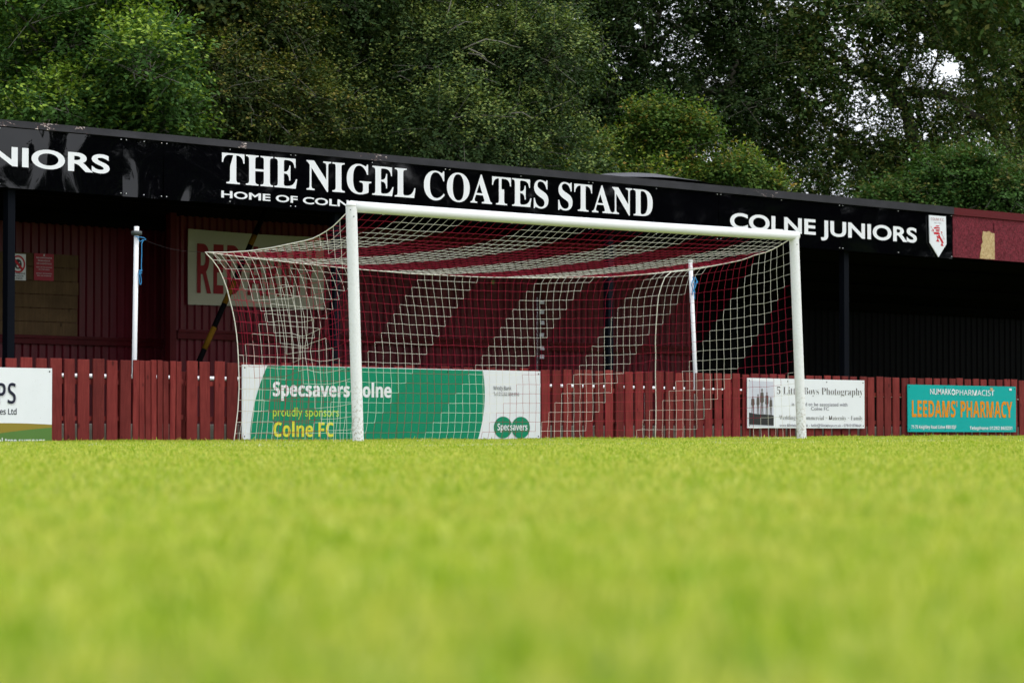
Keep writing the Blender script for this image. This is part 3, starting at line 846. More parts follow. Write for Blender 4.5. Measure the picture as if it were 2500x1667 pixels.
# tree surgeon board, cut by the picture's left edge
t, x0, x1, z0, z1 = board('white board with dark navy capitals and a green swoosh, left of the gate', -330, 127, (60, 897.8), (60, 1100), M['sign_white'])
def curve_px(pts, n=24):
    p = np.array(pts, float); xs = np.linspace(p[0, 0], p[-1, 0], n)
    c = np.polyfit(p[:, 0], p[:, 1], min(2, len(p)-1)); return [(x, np.polyval(c, x)) for x in xs]
top = curve_px([(-329, 1062), (0, 1034), (51, 1031), (126.6, 1037)]); bot = curve_px([(-329, 1135), (0, 1058.2), (67, 1047.5), (126.6, 1044.2)])
flat_px('olive_swoosh', top+bot[::-1], yt, M['olive'], t)
flat_px('green_field', bot+[(126.6, 1099), (-180, 1105)], yt2, M['leafgreen'], t) if False else flat_px('green_field', [p for p in bot if p[1] < 1095]+[(126.6, 1098)], yt2, M['leafgreen'], t)
letters_px('lettering_shadow', 'PS', 'bold', -4.6, 40.5, (30, 986.8), (30, 937.5), yt, M['shadow_ink'], t, off=-0.01)
letters_px('lettering', 'PS', 'bold', -7, 38.4, (30, 984.6), (30, 935), yt2, M['navy'], t, off=-0.01)
letters_px('lettering', 'es Ltd', 'sans', -0.5, 40.6, (30, 1011.6), (30, 997.3), yt, M['navy'], t, off=0.008)
letters_px('lettering', 'al tree surgeons', 'bold', -5, 110, (60, 1083), (60, 1069), yt2-0.003, M['letter'], t)
# optician board
t, x0, x1, z0, z1 = board('large green and white board with white and yellow lettering behind the near post', 591.5, 1319, (600, 890), (1319, 1071.5), M['sign_white'])
la = curve_px([(892, 654), (935, 634), (1000, 619), (1040, 613), (1100, 610)])
lcur = [(x, y) for y, x in la]
rcur = [(x, y) for y, x in curve_px([(905, 1178.6), (942, 1184), (1000, 1181), (1077, 1165.5)])]
def clampz(pts, y):
    o = []
    for a, b in pts:
        x, z = pl(a, b, y); o.append((x, min(max(z, z0+0.002), z1-0.002)))
    return o
pts = clampz(lcur, yt)+clampz([(1165, 1079)], yt)+clampz(rcur[::-1], yt)
flat('green_field', pts, yt, M['green'], t)
for a, body, st, l_, r_, b_, c_, m_, of in ((0, 'Specsavers Colne', 'bold', 666, 955.5, (675, 967), (675, 931.8), 'letter', 0.012), (0, 'proudly sponsors', 'gill', 666, 827.5, (700, 1016), (700, 994), 'lime', 0.006), (0, 'Colne FC', 'bold', 667.5, 815, (680, 1066), (680, 1030), 'yellow', 0.006),
      (0, 'Windy Bank', 'sans', 1204.7, 1248.5, (1207, 951.3), (1207, 942.3), 'ink', 0.0), (0, 'Tel 01282 868 816', 'sans', 1205, 1267.6, (1207, 965.3), (1207, 957.2), 'ink', 0.0)):
    letters_px('lettering', body, st, l_, r_, b_, c_, yt2, M[m_], t, off=of)
lg = MB()
def ell(px, py, rx, ry, y):
    x, z = pl(px, py, y); a = abs(pl(px+rx, py, y)[0]-x); b = abs(pl(px, py+ry, y)[1]-z)
    return [(x+a*math.cos(2*math.pi*i/40), y, z+b*math.sin(2*math.pi*i/40)) for i in range(40)]
lg.poly(ell(1228.3, 1043, 22.4, 26.5, yt)); lg.build('logo_disc', M['green'], t)
lg = MB(); lg.poly(ell(1271.5, 1043.5, 22.4, 26.5, yt-0.0015)); lg.build('logo_disc', M['green'], t)
letters_px('lettering', 'Specsavers', 'bold', 1214.5, 1287.5, (1216, 1050), (1216, 1033.5), yt2-0.002, M['letter'], t)
flat_px('panel_joint', [(969, 899), (970, 899), (970, 1080), (969, 1080)], yt2, M['leafgreen'], t)
# photographer board
t, x0, x1, z0, z1 = board('white photography board with a small picture of five figures behind the far post', 1825, 2110.5, (1825, 922.3), (1825, 1044.6), M['sign_white'])
flat_px('picture', [(1828.5, 1039.5), (1889, 1041), (1888, 931.5), (1828.5, 929)], yt, M['photo'], t)
def fz(a, b): return (1700+a/2.94, 640+b/2.94)
flat_px('picture_ground', [fz(379, 1164), fz(556, 1172), fz(556, 1098), fz(500, 1092), fz(440, 1090), fz(379, 1078)], yt-0.001, M['ink'], t)
for (cx_, ht, hb, wb) in ((406, 960, 1082, 22), (443, 945, 1090, 18), (472, 905, 1093, 22), (507, 930, 1094, 20), (535, 968, 1096, 17)):
    mb = MB(); L_ = hb-ht; ym = yt-0.0022
    def V(a, b): x, z = pl(*fz(a, b), ym); return (x, ym, z)
    mb.poly([V(cx_-wb*0.5, ht+L_*0.17), V(cx_-wb*0.62, ht+L_*0.52), V(cx_-wb*0.36, ht+L_*0.55), V(cx_+wb*0.36, ht+L_*0.55), V(cx_+wb*0.62, ht+L_*0.50), V(cx_+wb*0.5, ht+L_*0.17), V(cx_, ht+L_*0.13)][::-1])
    for sx in (-1, 1):
        mb.poly([V(cx_+sx*wb*0.36, ht+L_*0.55), V(cx_+sx*wb*0.42, hb), V(cx_+sx*wb*0.16, hb), V(cx_+sx*wb*0.04, ht+L_*0.55)][::-sx])
    mb.poly([V(cx_+wb*0.24*math.cos(i*0.785), ht+L_*0.07+L_*0.07*math.sin(i*0.785)) for i in range(8)])
    mb.build('picture_figure', M['brown_ink'], t)
letters_px('lettering', '5 Little Boys Photography', 'serif', 1897, 2107, (1900, 961.3), (1900, 944), yt, M['brown_ink'], t, off=-0.012)
letters_px('lettering', 'is proud to be associated with', 'gill', 1933.5, 2069, (1935, 990), (1935, 981.5), yt, M['grey_ink'], t)
letters_px('lettering', 'Colne FC', 'gill', 1980, 2023.8, (1982, 1001.2), (1982, 993), yt, M['grey_ink'], t)
letters_px('lettering', 'Weddings ~ Commercial ~ Maternity ~ Family', 'serif', 1902.5, 2106.5, (1904, 1024), (1904, 1013.5), yt, M['brown_ink'], t, off=-0.014)
letters_px('lettering', 'www.5littleboys.co.uk - hello@5littleboys.co.uk - 07810 878664', 'gill', 1903, 2103, (1905, 1041), (1905, 1034), yt, M['grey_ink'], t)
# pharmacy board
t, x0, x1, z0, z1 = board('teal pharmacy board with orange capitals near the right end of the fence', 2216, 2480, (2216, 938.3), (2216, 1054), M['teal'])
letters_px('lettering', 'NUMARK', 'gill', 2271, 2322.5, (2272, 962.5), (2272, 948.5), yt, M['letter'], t, off=0.006)
letters_px('lettering', 'PHARMACIST', 'sans', 2333.5, 2427.5, (2335, 964.5), (2335, 951), yt, M['letter'], t, off=0.002)
mb = MB(); mb.poly(ell(2327.6, 957, 4.6, 7.6, yt)); mb.build('cross_disc', M['letter'], t)
mb = MB()
x, z = pl(2327.6, 957, yt2)
mb.box(x-0.011, x+0.011, yt2, yt2+0.001, z-0.028, z+0.028); mb.box(x-0.03, x-0.012, yt2, yt2+0.001, z-0.010, z+0.010); mb.box(x+0.012, x+0.03, yt2, yt2+0.001, z-0.010, z+0.010)
mb.build('cross', M['teal'], t)
letters_px('lettering', "LEEDAMS' PHARMACY", 'bold', 2226.5, 2471.5, (2228, 1017.5), (2228, 977), yt, M['orange'], t, off=0.004, word=0.8)
letters_px('lettering', '71-73 Keighley Road Colne BB8 0QF', 'bold', 2225, 2334.3, (2226, 1046), (2226, 1037.6), yt, M['letter'], t)
letters_px('lettering', 'Telephone 01282 863231', 'bold', 2367.5, 2471.5, (2369, 1048.6), (2369, 1040.4), yt, M['letter'], t)
flat_px('torn_sticker', [(2417, 946.2), (2424, 946.8), (2424.6, 953), (2420, 955), (2417.5, 951)], yt2, M['osb_bare'], t)
flat_px('white_sticker', [(2464, 948), (2470, 948.3), (2470, 953.5), (2464, 953)], yt2, M['letter'], t)

# ------------------------------------------------------------------ the goal
W = 7.44
ZL, ZR, LL, LR_ = 0.048, 0.097, -0.106, -0.140
goal = thing('football_goal', 'white full-size football goal with red and cream striped net', 'goal', (W/2, 0, 0.05))
def post(x, lean, zo, name='goal_post'):
    mb = MB()
    n = 28
    pts = [(x+lean*(z-0)/2.5, 0, z+0) for z in np.linspace(-0.25, 2.5+zo, 12)]
    mb.tube(pts, 0.06, n, cap=False)
    c = Vector(pts[-1]); last = pts[-1]
    # domed top
    cap_p = [(c.x, 0, c.z+0.06*math.sin(a)) for a in (0.25, 0.6, 0.95, 1.25, 1.5)]
    mb.tube([last]+cap_p, [0.06]+[0.06*math.cos(a) for a in (0.25, 0.6, 0.95, 1.25, 1.5)], n)
    return mb.build(name, M['post'], goal)
post(0, LL, ZL); post(W, LR_, ZR)
mb = MB()
A = Vector((LL+0.02, 0, 2.5+ZL)); B = Vector((W+LR_+0.035, 0, 2.5+ZR))
bar_pts = [A.lerp(B, i/20) for i in range(21)]
bar_pts = [Vector((p.x, p.y, p.z-0.010*math.sin(math.pi*i/20))) for i, p in enumerate(bar_pts)]
dirx = (B-A).normalized()
rad = [0.0595]*21
bar_pts += [B+dirx*0.015, B+dirx*0.024, B+dirx*0.028]; rad += [0.055, 0.042, 0.02]
mb.tube(bar_pts, rad, 28)
mb.build('crossbar', M['bar'], goal)
for x, zo in ((LL, ZL), (W+LR_, ZR)):
    for a, b in ((-0.9, 2.53), (-0.3, 2.46)):
        mb = MB(); mb.tube([(x+0.058*math.sin(a), -0.058*math.cos(a), b+zo-0.07), (x+0.064*math.sin(a), -0.064*math.cos(a), b+zo-0.07)], 0.006, 8); mb.build('bolt', M['screw'], goal)

# net ----------------------------------------------------------------
def interp_curve(P, n):
    P = np.array(P, float); d = np.concatenate([[0], np.cumsum(np.linalg.norm(np.diff(P, axis=0), axis=1))])
    t = np.linspace(0, d[-1], n)
    return np.stack([np.interp(t, d, P[:, k]) for k in range(3)], 1)
NI, NR, ND, NJ = 60, 20, 20, 18
YK = 2.35
# near-side and far-side upper edges (on planes x = const)
def side_edge(pxs, x0, x1):
    o = []
    for i, (a, b) in enumerate(pxs):
        x = x0+(x1-x0)*i/(len(pxs)-1); y, z = ps(a, b, x); o.append((x, y, z))
    return o
LT = side_edge([(843, 521), (816, 551), (787, 571), (758, 585), (711, 595), (664, 605), (612, 612.6), (556, 616.5), (501, 616)], LL-0.03, 0.0)
RTp = side_edge([(1924, 590), (1903, 600), (1891, 607), (1867.5, 617), (1842, 623), (1821, 632), (1798, 638), (1753, 647), (1712, 655), (1680, 660), (1640, 663)], W+LR_-0.05, W-0.05)
LT[0] = (LL-0.02, 0.06, LT[0][2]); RTp[0] = (W+LR_-0.04, 0.05, 2.45+ZR)
TLc, TRc = np.array(LT[-1]), np.array(RTp[-1])
def back_pts(pxs, ya, yb):
    o = []
    for i, (a, b) in enumerate(pxs):
        y = ya+(yb-ya)*i/(len(pxs)-1); x, z = pl(a, b, y); o.append((x, y, z))
    return o
BTm = back_pts([(501, 616), (612, 630), (729, 643), (847, 655), (1000, 668), (1182, 677), (1323, 679), (1488, 676), (1590, 669), (1640, 663)], TLc[1], TRc[1])
BTm[0] = tuple(TLc); BTm[-1] = tuple(TRc)
gl = [(501, 616), (519, 635), (535.5, 657.6), (546, 682), (555.6, 709), (562, 736), (569, 763), (574, 790), (577.6, 816), (580.5, 847), (582, 877.5), (584, 941), (581, 999), (576, 1040), (570, 1085)]
LBp = back_pts(gl, TLc[1], 2.45); LBp[0] = tuple(TLc)
gr = [(1640, 663), (1625, 673), (1616.6, 694), (1609, 715), (1605.5, 740), (1603.5, 770), (1601, 805), (1600, 840), (1601, 863), (1600, 910), (1601, 963), (1601.6, 1007), (1600, 1072)]
RBp = back_pts(gr, TRc[1], 2.45); RBp[0] = tuple(TRc)
c_bar = np.stack([np.linspace(LL+0.02, W+LR_-0.02, NI+1), np.full(NI+1, 0.05), np.linspace(2.452+ZL, 2.452+ZR, NI+1)-0.008*np.sin(np.pi*np.linspace(0, 1, NI+1))], 1)
c_LT = interp_curve(LT, NR+1); c_RT = interp_curve(RTp, NR+1); c_BT = interp_curve(BTm, NI+1)
c_BT[:, 2] += 0
c_LB = interp_curve(LBp, NJ+1); c_RB = interp_curve(RBp, NJ+1)
c_GB = np.stack([np.linspace(c_LB[-1, 0], c_RB[-1, 0], NI+1), np.full(NI+1, 2.45), np.linspace(c_LB[-1, 2], c_RB[-1, 2], NI+1)], 1)
zP = lambda x, lean, zo: np.stack([x+lean*np.linspace(1, 0, NJ+1), np.full(NJ+1, 0.062), np.linspace(2.44+zo, 0.04+zo*0.7, NJ+1)], 1)
c_LP = zP(-0.01, LL, ZL); c_RP = zP(W+0.0, LR_, ZR)
c_LG = interp_curve([c_LP[-1], c_LP[-1]*0.5+c_LB[-1]*0.5+np.array([-0.05, 0, 0]), c_LB[-1]], ND+1); c_RG = interp_curve([c_RP[-1], c_RB[-1]], ND+1)
def coons(c0, c1, d0, d1):
    """c0,c1: curves along u at v=0,1; d0,d1: curves along v at u=0,1 -> grid [v,u,3]"""
    nu, nv = len(c0), len(d0); u = np.linspace(0, 1, nu)[None, :, None]; v = np.linspace(0, 1, nv)[:, None, None]
    return ((1-v)*c0[None]+v*c1[None]+(1-u)*d0[:, None]+u*d1[:, None]
            - ((1-u)*(1-v)*c0[0]+u*(1-v)*c0[-1]+(1-u)*v*c1[0]+u*v*c1[-1]))
G_roof = coons(c_bar, c_BT, interp_curve([c_bar[0]]+LT[1:], NR+1), interp_curve([c_bar[-1]]+RTp[1:], NR+1))
G_back = coons(c_BT, c_GB, c_LB, c_RB)
G_left = coons(interp_curve([c_LP[0]]+LT[1:], ND+1), c_LG, c_LP, c_LB)
G_right = coons(interp_curve([c_RP[0]]+RTp[1:], ND+1), c_RG, c_RP, c_RB)
def pull(G, P, rad, k):
    P = np.array(P); d = np.linalg.norm(G-P, axis=2); f = k*np.exp(-(d/rad)**2)[..., None]
    return G+(P-G)*f
# bunched tie points
xL = 0.02
yq, zq = ps(731, 842, 0.05)
G_left = pull(G_left, (0.08, yq, zq-0.07), 0.27, 0.62)
pR = c_RB[np.argmin(abs(c_RB[:, 2]-pl(1601, 863, 2.4)[1]))]+np.array([0.0, 0.0, 0.0])
G_right = pull(G_right, pR, 0.16, 0.45); G_back = pull(G_back, pR, 0.16, 0.45)
for G in (G_roof, G_back, G_left, G_right):
    G[1:-1, 1:-1] += rng.normal(0, 0.0022, G[1:-1, 1:-1].shape)
G_back[1:-1, 1:-1, 1] += 0.02*np.sin(np.linspace(0, 9, NI-1))[None, :]*np.linspace(0, 1, NJ-1)[:, None]
netm = MB()
def seg(a, b, r, mi):
    a = Vector(a); b = Vector(b); t = (b-a)
    if t.length < 1e-5: return
    t.normalize(); u = t.cross(Vector((0.31, 0.77, 0.55))).normalized(); v = t.cross(u)
    n0 = len(netm.v)
    for p in (a, b):
        for k in range(4):
            q = k*math.pi/2; netm.v.append(tuple(p+(u*math.cos(q)+v*math.sin(q))*r))
    for k in range(4):
        k2 = (k+1) % 4; netm.f.append((n0+k, n0+k2, n0+4+k2, n0+4+k)); netm.mi.append(mi); netm.sm.append(True)
TW = 0.0021
def weave(G, white, off=0):
    nv, nu = G.shape[:2]
    for j in range(nv):
        for i in range(nu):
            if i < nu-1 and j > 0: seg(G[j, i], G[j, i+1], TW, 0 if white(i+off, j) else 1)
            if j < nv-1: seg(G[j, i], G[j+1, i], TW, 0 if white(i, j) else 1)
PH = 7
weave(G_roof, lambda i, j: (i+j-PH) % 16 < 8)
weave(G_back, lambda i, j: (i+j+6) % 16 < 8)
weave(G_left, lambda i, j: ((ND-i)-j) % 16 < 8)
weave(G_right, lambda i, j: (i-j+2) % 16 < 8, 1)
# crossing knots are below a pixel; the ropes round the edges are not
net = netm.build('net', [M['net_white'], M['net_red']], goal)
rp = MB()
for c_ in (c_LT, c_RT, c_LB, c_RB):
    rp.tube([tuple(p) for p in c_], 0.0062, 6)
rp.tube([tuple(p) for p in c_BT], 0.0042, 5)
rp.build('edge_rope', M['net_white'], net)
# net clips along the back of the bar and the posts
for p in c_bar[::4]:
    cl = MB(); cl.box(p[0]-0.008, p[0]+0.008, p[1]-0.01, p[1]+0.012, p[2]-0.012, p[2]+0.01); cl.build('net_clip', M['bar'], goal)
for c_ in (c_LP, c_RP):
    for p in c_[2:-1:4]:
        cl = MB(); cl.box(p[0]-0.01, p[0]+0.01, p[1]-0.008, p[1]+0.012, p[2]-0.008, p[2]+0.008); cl.build('net_clip', M['bar'], goal)

# net poles behind the fence
YN = 3.79
def npole(label, top, bot, rad, low=-0.1, group='net poles behind the fence'):
    a = pl(top[0], top[1], YN); b = pl(bot[0], bot[1], YN)
    dx = (a[0]-b[0])/(a[1]-b[1])
    t = thing('net_pole', label, 'pole', (b[0]-dx*b[1], YN, 0.0), group)
    mb = MB(); mb.tube([(b[0]-dx*(b[1]-low), YN, low), (b[0], YN, b[1]), (a[0], YN, a[1])], rad, 14); mb.build('tube', M['pole'], t)
    return t, a, b
t1, a, b = npole('white net pole with a dark collar standing left of the goal', (333.5, 553), (328, 880), 0.029, 0.74)
za = pl(332, 571, YN)[1]
mb = MB(); mb.tube([(a[0], YN, za+0.035), (a[0], YN, za+0.03), (a[0], YN, za-0.012), (a[0], YN, za-0.02)], [0.036, 0.062, 0.062, 0.04], 16); mb.build('collar', M['dark_collar'], t1)
t2, a2, b2 = npole('white net pole showing through the far side of the net', (1685.5, 640), (1697, 905), 0.029)
mb = MB(); mb.tube([(a2[0], YN, a2[1]), (a2[0]+0.002, YN, a2[1]+0.028)], 0.034, 12); mb.build('cap', M['sign_white'], t2)
def rope(name, label, runs, m, r=0.006, cat='rope'):
    mb = MB()
    for pts in runs:
        q = []
        for i, p in enumerate(pts): x, z = pl(p[0], p[1], p[2] if len(p) > 2 else YN-0.05); q.append((x, p[2] if len(p) > 2 else YN-0.05, z))
        q = interp_curve(q, max(6, len(q)*4))
        mb.tube([tuple(c) for c in q], r, 6)
    o = mb.build(name, m); return tag(o, label, cat)
rope('blue_rope', 'thin blue rope knotted and hanging from the collared net pole', [[(329, 577), (338, 579), (346, 579.5), (352, 581), (357, 585), (351, 586), (346, 594), (346, 620), (345, 650), (345.5, 658), (341, 661), (339, 672), (340, 684), (342, 696), (345, 692), (344.5, 680), (342, 664)],
     [(338, 660), (348, 660), (340, 664), (347, 666), (339, 670)], [(336, 579), (340, 588), (343, 590), (350, 585)]], M['blue_rope'], 0.005)
rope('blue_rope', 'frayed blue rope tuft tied to the pole behind the far side of the net', [[(1691, 676), (1696, 690), (1694, 704), (1697, 716)], [(1697, 676), (1701, 685), (1698, 700), (1692, 712)], [(1693, 680), (1688, 695), (1692, 708), (1690, 720)], [(1696, 678), (1703, 688), (1702, 692)], [(1694, 682), (1695, 712), (1696, 731)]], M['blue_rope'], 0.007)
mb = MB()
q0 = np.array([TLc[0], TLc[1], TLc[2]]); q1 = np.array([a[0], YN, za-0.03])
mb.tube([tuple(q0+(q1-q0)*k/10+np.array([0, 0, -0.05*math.sin(math.pi*k/10)])) for k in range(11)], 0.0016, 5)
tag(mb.build('tie_cord', M['cord']), 'thin dark cord tying the near net corner to the collared pole', 'cord')

# ------------------------------------------------------------------ trees
def leaves_mesh(P, D, Nn, size):
    """P centres, D along-leaf direction, Nn leaf normal, size length"""
    n = len(P)
    D = D/np.linalg.norm(D, axis=1, keepdims=True)
    S = np.cross(Nn, D); S /= np.linalg.norm(S, axis=1, keepdims=True)+1e-9
    U = np.cross(D, S)
    s = size[:, None]
    V = np.empty((n, 4, 3))
    V[:, 0] = P; V[:, 1] = P+D*s*0.45+S*s*0.30-U*s*0.06; V[:, 2] = P+D*s+U*(-0.12)*s; V[:, 3] = P+D*s*0.45-S*s*0.30-U*s*0.06
    return V
def crown(clumps, nspray, nleaf, leaf, droop, twig=(0.35, 0.8), seed=1, updir=0.15, tipf=0.35):
    """clumps: array (cx,cy,cz,r); sprays sit on the clump shells, leaves along each spray's twig"""
    g = np.random.default_rng(seed)
    C = np.asarray(clumps); n = nspray
    wgt = C[:, 3]**2; idx = g.choice(len(C), n, p=wgt/wgt.sum())
    d = g.normal(size=(n, 3)); d[:, 2] = d[:, 2]*0.8+0.30; d /= np.linalg.norm(d, axis=1, keepdims=True)
    o = C[idx, :3]+d*(C[idx, 3]*g.uniform(0.68, 1.0, n))[:, None]*np.array([1, 1, 0.8])
    t = d+g.normal(0, 0.45, (n, 3)); t[:, 2] += updir; t /= np.linalg.norm(t, axis=1, keepdims=True)
    Ls = g.uniform(*twig, n)
    m = nleaf
    u = g.random((n, m))
    pos = o[:, None]+t[:, None]*(u*Ls[:, None])[..., None]
    pos[..., 2] -= droop*(u*Ls[:, None])**2
    pos += g.normal(0, 0.055, pos.shape)
    sd = np.sign(g.random((n, m))-0.5)
    perp = np.cross(t, np.array([0, 0, 1.0])); perp /= np.linalg.norm(perp, axis=1, keepdims=True)+1e-6
    D = t[:, None]*0.7+perp[:, None]*sd[..., None]*0.8+g.normal(0, 0.35, (n, m, 3)); D[..., 2] -= 0.25
    Nn = np.array([0, 0, 1.0])+d[:, None]*0.5+g.normal(0, 0.38, (n, m, 3))
    sz = leaf*g.uniform(0.65, 1.25, (n, m))
    mi = ((u > 0.25) & (g.random((n, m)) < 0.8) & (g.random(n) < tipf*np.clip(0.35+1.1*d[:, 2], 0.05, 1.3))[:, None]).astype(np.int32).ravel()  # paler leaves favour clump tops: young growth plus painted top light
    return leaves_mesh(pos.reshape(-1, 3), D.reshape(-1, 3), Nn.reshape(-1, 3), sz.ravel()), o, t, Ls, mi
def quads(name, V, m, parent, mi=None):
    n = len(V); me = bpy.data.meshes.new(name)
    me.vertices.add(n*4); me.vertices.foreach_set('co', V.reshape(-1).astype(np.float32))
    me.loops.add(n*4); me.loops.foreach_set('vertex_index', np.arange(n*4, dtype=np.int32))
    me.polygons.add(n); me.polygons.foreach_set('loop_start', np.arange(n, dtype=np.int32)*4)
    if mi is not None: me.polygons.foreach_set('material_index', mi)
    me.update(calc_edges=True)
    return link(name, me, m, parent)
def clumps_from(blobs, per, rmin, rmax, seed, shell=(0.55, 1.0), gaps=()):
    """blobs given as (px, py, depth, half width m, half height m, half depth m)"""
    g = np.random.default_rng(seed); out = []
    for (px, py, Z, a, h, dp) in blobs:
        c = pz(px, py, Z)
        k = max(3, int(per*a*h))
        d = g.normal(size=(k, 3)); d /= np.linalg.norm(d, axis=1, keepdims=True)
        rr = g.uniform(*shell, k)[:, None]
        loc = d*rr*np.array([a, dp, h])
        P = c+loc[:, :1]*RT+loc[:, 1:2]*np.array([FW[0], FW[1], 0])+loc[:, 2:]*np.array([0, 0, 1.0])
        r = g.uniform(rmin, rmax, k)
        for p, q in zip(P, r):
            if p[2] < 1.0: continue
            v = p-CAM; Zp = v@FW; qx = 1250+FPX*(v@RT)/Zp; qy = 833.5-FPX*(v@UP)/Zp
            if any(ga > 10 and ((qx-gx)/(ga+q*60))**2+((qy-gy)/(gb+q*60))**2 < 1 for gx, gy, ga, gb in gaps): continue
            out.append((*p, q))
    return np.array(out)
def tree(name, label, base_px, Z, blobs, leafmat, nspray, nleaf, leaf, droop, seed, per=3.2, rr=(0.45, 0.9), limbs=(), twigs=(), trunk_r=0.22, updir=0.15, twig=(0.35, 0.8), gaps=(), nlimb=14, cat='tree', group='trees behind the stand', high=None, tipmat=None, tipf=0.35, shell=(0.45, 1.1)):
    b = pz(base_px, 1062, Z); b = np.array([b[0], b[1], 0.0])
    t = thing(name, label, cat, tuple(b), group)
    cl_ = clumps_from(blobs, per, rr[0], rr[1], seed, shell=shell, gaps=gaps)
    V, o, tw, Ls, mi = crown(cl_, nspray, nleaf, leaf, droop, twig, seed, updir, tipf)
    if high is not None:                                  # the crown above the picture, coarser
        c2 = clumps_from(high, 1.6, 0.7, 1.2, seed+50)
        V2, _, _, _, mi2 = crown(c2, int(nspray*0.22), int(nleaf*0.6), leaf*2.0, droop, (0.5, 1.0), seed+51, updir)
        V = np.concatenate([V, V2]); mi = np.concatenate([mi, mi2])
    if gaps:
        v = V[:, 0]-CAM; Zp = v@FW; qx = 1250+FPX*(v@RT)/Zp; qy = 833.5-FPX*(v@UP)/Zp
        wob = 1+0.45*np.sin(qx*0.5+1.3*np.sin(qy*0.43))+0.4*np.sin(qy*0.6+qx*0.2)
        keep = np.ones(len(V), bool)
        for gx, gy, ga, gb in gaps: keep &= ((qx-gx)/ga)**2+((qy-gy)/gb)**2 > wob*rng.uniform(0.6, 1.2, len(V))
        V = V[keep]; mi = mi[keep]
    quads('crown', V, [LEAF[leafmat], LEAF[tipmat or leafmat]], t, mi)
    g = np.random.default_rng(seed+9)
    mb = MB()
    top = cl_[:, :3].mean(0); top[2] = cl_[:, 2].max()*0.85
    if not limbs:
        pts = [b+(top-b)*k/8+np.array([g.normal(0, 0.12), g.normal(0, 0.12), 0]) for k in range(9)]; pts[0] = b-np.array([0, 0, 0.3])
        mb.tube([tuple(p) for p in pts], [trunk_r*(1-0.85*k/8) for k in range(9)], 8)
    else:
        for (pp, r0, r1) in limbs:
            q = [pz(x, y, zz) for x, y, zz in pp]
            if q[0][2] < 3.5 and len(pp) > 1 and pp[0][1] > 380: q = [np.array([q[0][0]+0.1, q[0][1], -0.3])]+q
            q = interp_curve(q, len(q)*4); q[1:-1] += g.normal(0, 0.03, q[1:-1].shape)
            n_ = len(q); mb.tube([tuple(p) for p in q], [r0+(r1-r0)*k/(n_-1) for k in range(n_)], 8)
        pts = None
    # limbs to a share of the clumps
    pick = g.choice(len(cl_), min(len(cl_), nlimb), replace=False)
    for k in pick:
        e = cl_[k, :3]
        if limbs:
            ll = limbs[g.integers(len(limbs))][0]; a_ = np.array(pz(*ll[g.integers(len(ll))]))
            if np.linalg.norm(e-a_) > 1.7: continue
        else:
            f = g.uniform(0.45, 0.95); a_ = b+(top-b)*f
            if np.linalg.norm(e-a_) > 2.6: continue
        mid = (a_+e)/2+np.array([g.normal(0, 0.2), g.normal(0, 0.2), g.uniform(0.0, 0.35)])
        q = interp_curve([a_, mid, e], 8)
        mb.tube([tuple(p) for p in q], [0.035*(1-0.8*i/7) for i in range(8)], 6)
    mb.build('trunk', M['bark'], t)
    # fine twigs carrying the leaves
    mb = MB()
    sub = g.choice(len(o), min(len(o), 500), replace=False)
    for k in sub:
        e = o[k]+tw[k]*Ls[k]*0.9; e[2] -= droop*(Ls[k]*0.9)**2
        mb.tube([tuple(o[k]-tw[k]*0.35), tuple(o[k]), tuple(e)], [0.007, 0.006, 0.003], 4, cap=False)
    for pp in twigs:
        q = interp_curve([pz(x, y, zz) for x, y, zz in pp], len(pp)*4); n_ = len(q)
        mb.tube([tuple(p) for p in q], [0.016*(1-0.7*i/(n_-1)) for i in range(n_)], 5)
    mb.build('twigs', M['twig'], t)
    return t

# 1 bright leafy tree at the left
tree('broadleaf_tree', 'bright yellow-green leafy tree above the left end of the fascia', 150, 43,
     [(60, 200, 43, 1.3, 0.9, 1.0), (190, 120, 43.5, 1.2, 0.9, 1.0), (240, 240, 42.5, 1.0, 0.8, 0.9), (100, 90, 44, 1.4, 0.8, 1.1), (330, 260, 43, 0.55, 0.6, 0.7), (20, 330, 43, 1.6, 0.8, 1), (200, 340, 42.8, 1.0, 0.5, 0.8), (370, 330, 43, 0.35, 0.3, 0.4), (345, 130, 43.5, 0.25, 0.5, 0.3), (290, 60, 44, 0.6, 0.4, 0.5)],
     'bright', 4200, 22, 0.082, 0.1, 11, tipmat='brighttip', tipf=0.65, per=6, rr=(0.18, 0.5), updir=0.5, twig=(0.3, 0.75), shell=(0.3, 1.35), high=[(100, -120, 44.5, 1.8, 1.2, 1.3)])
# 2 bronze tree
tree('broadleaf_tree', 'bronze-tinged dense tree between the bright tree and the tall grey-green one', 520, 47,
     [(420, 90, 47, 1.2, 1.0, 1.1), (560, 120, 46.5, 1.1, 1.0, 1.0), (480, 240, 46, 1.2, 0.8, 0.9), (620, 250, 46.5, 0.9, 0.9, 0.9), (430, 330, 46, 1.2, 0.6, 0.9), (600, 40, 47.5, 1.3, 0.9, 1.1), (400, 30, 48, 1.2, 0.9, 1), (680, 330, 46.5, 0.8, 0.6, 0.8)],
     'brown', 6200, 28, 0.060, 0.45, 12, tipmat='bronzetip', tipf=0.6, per=1.5, rr=(0.42, 0.95), updir=0.05, high=[(500, -110, 47.5, 2.2, 1.3, 1.5)])
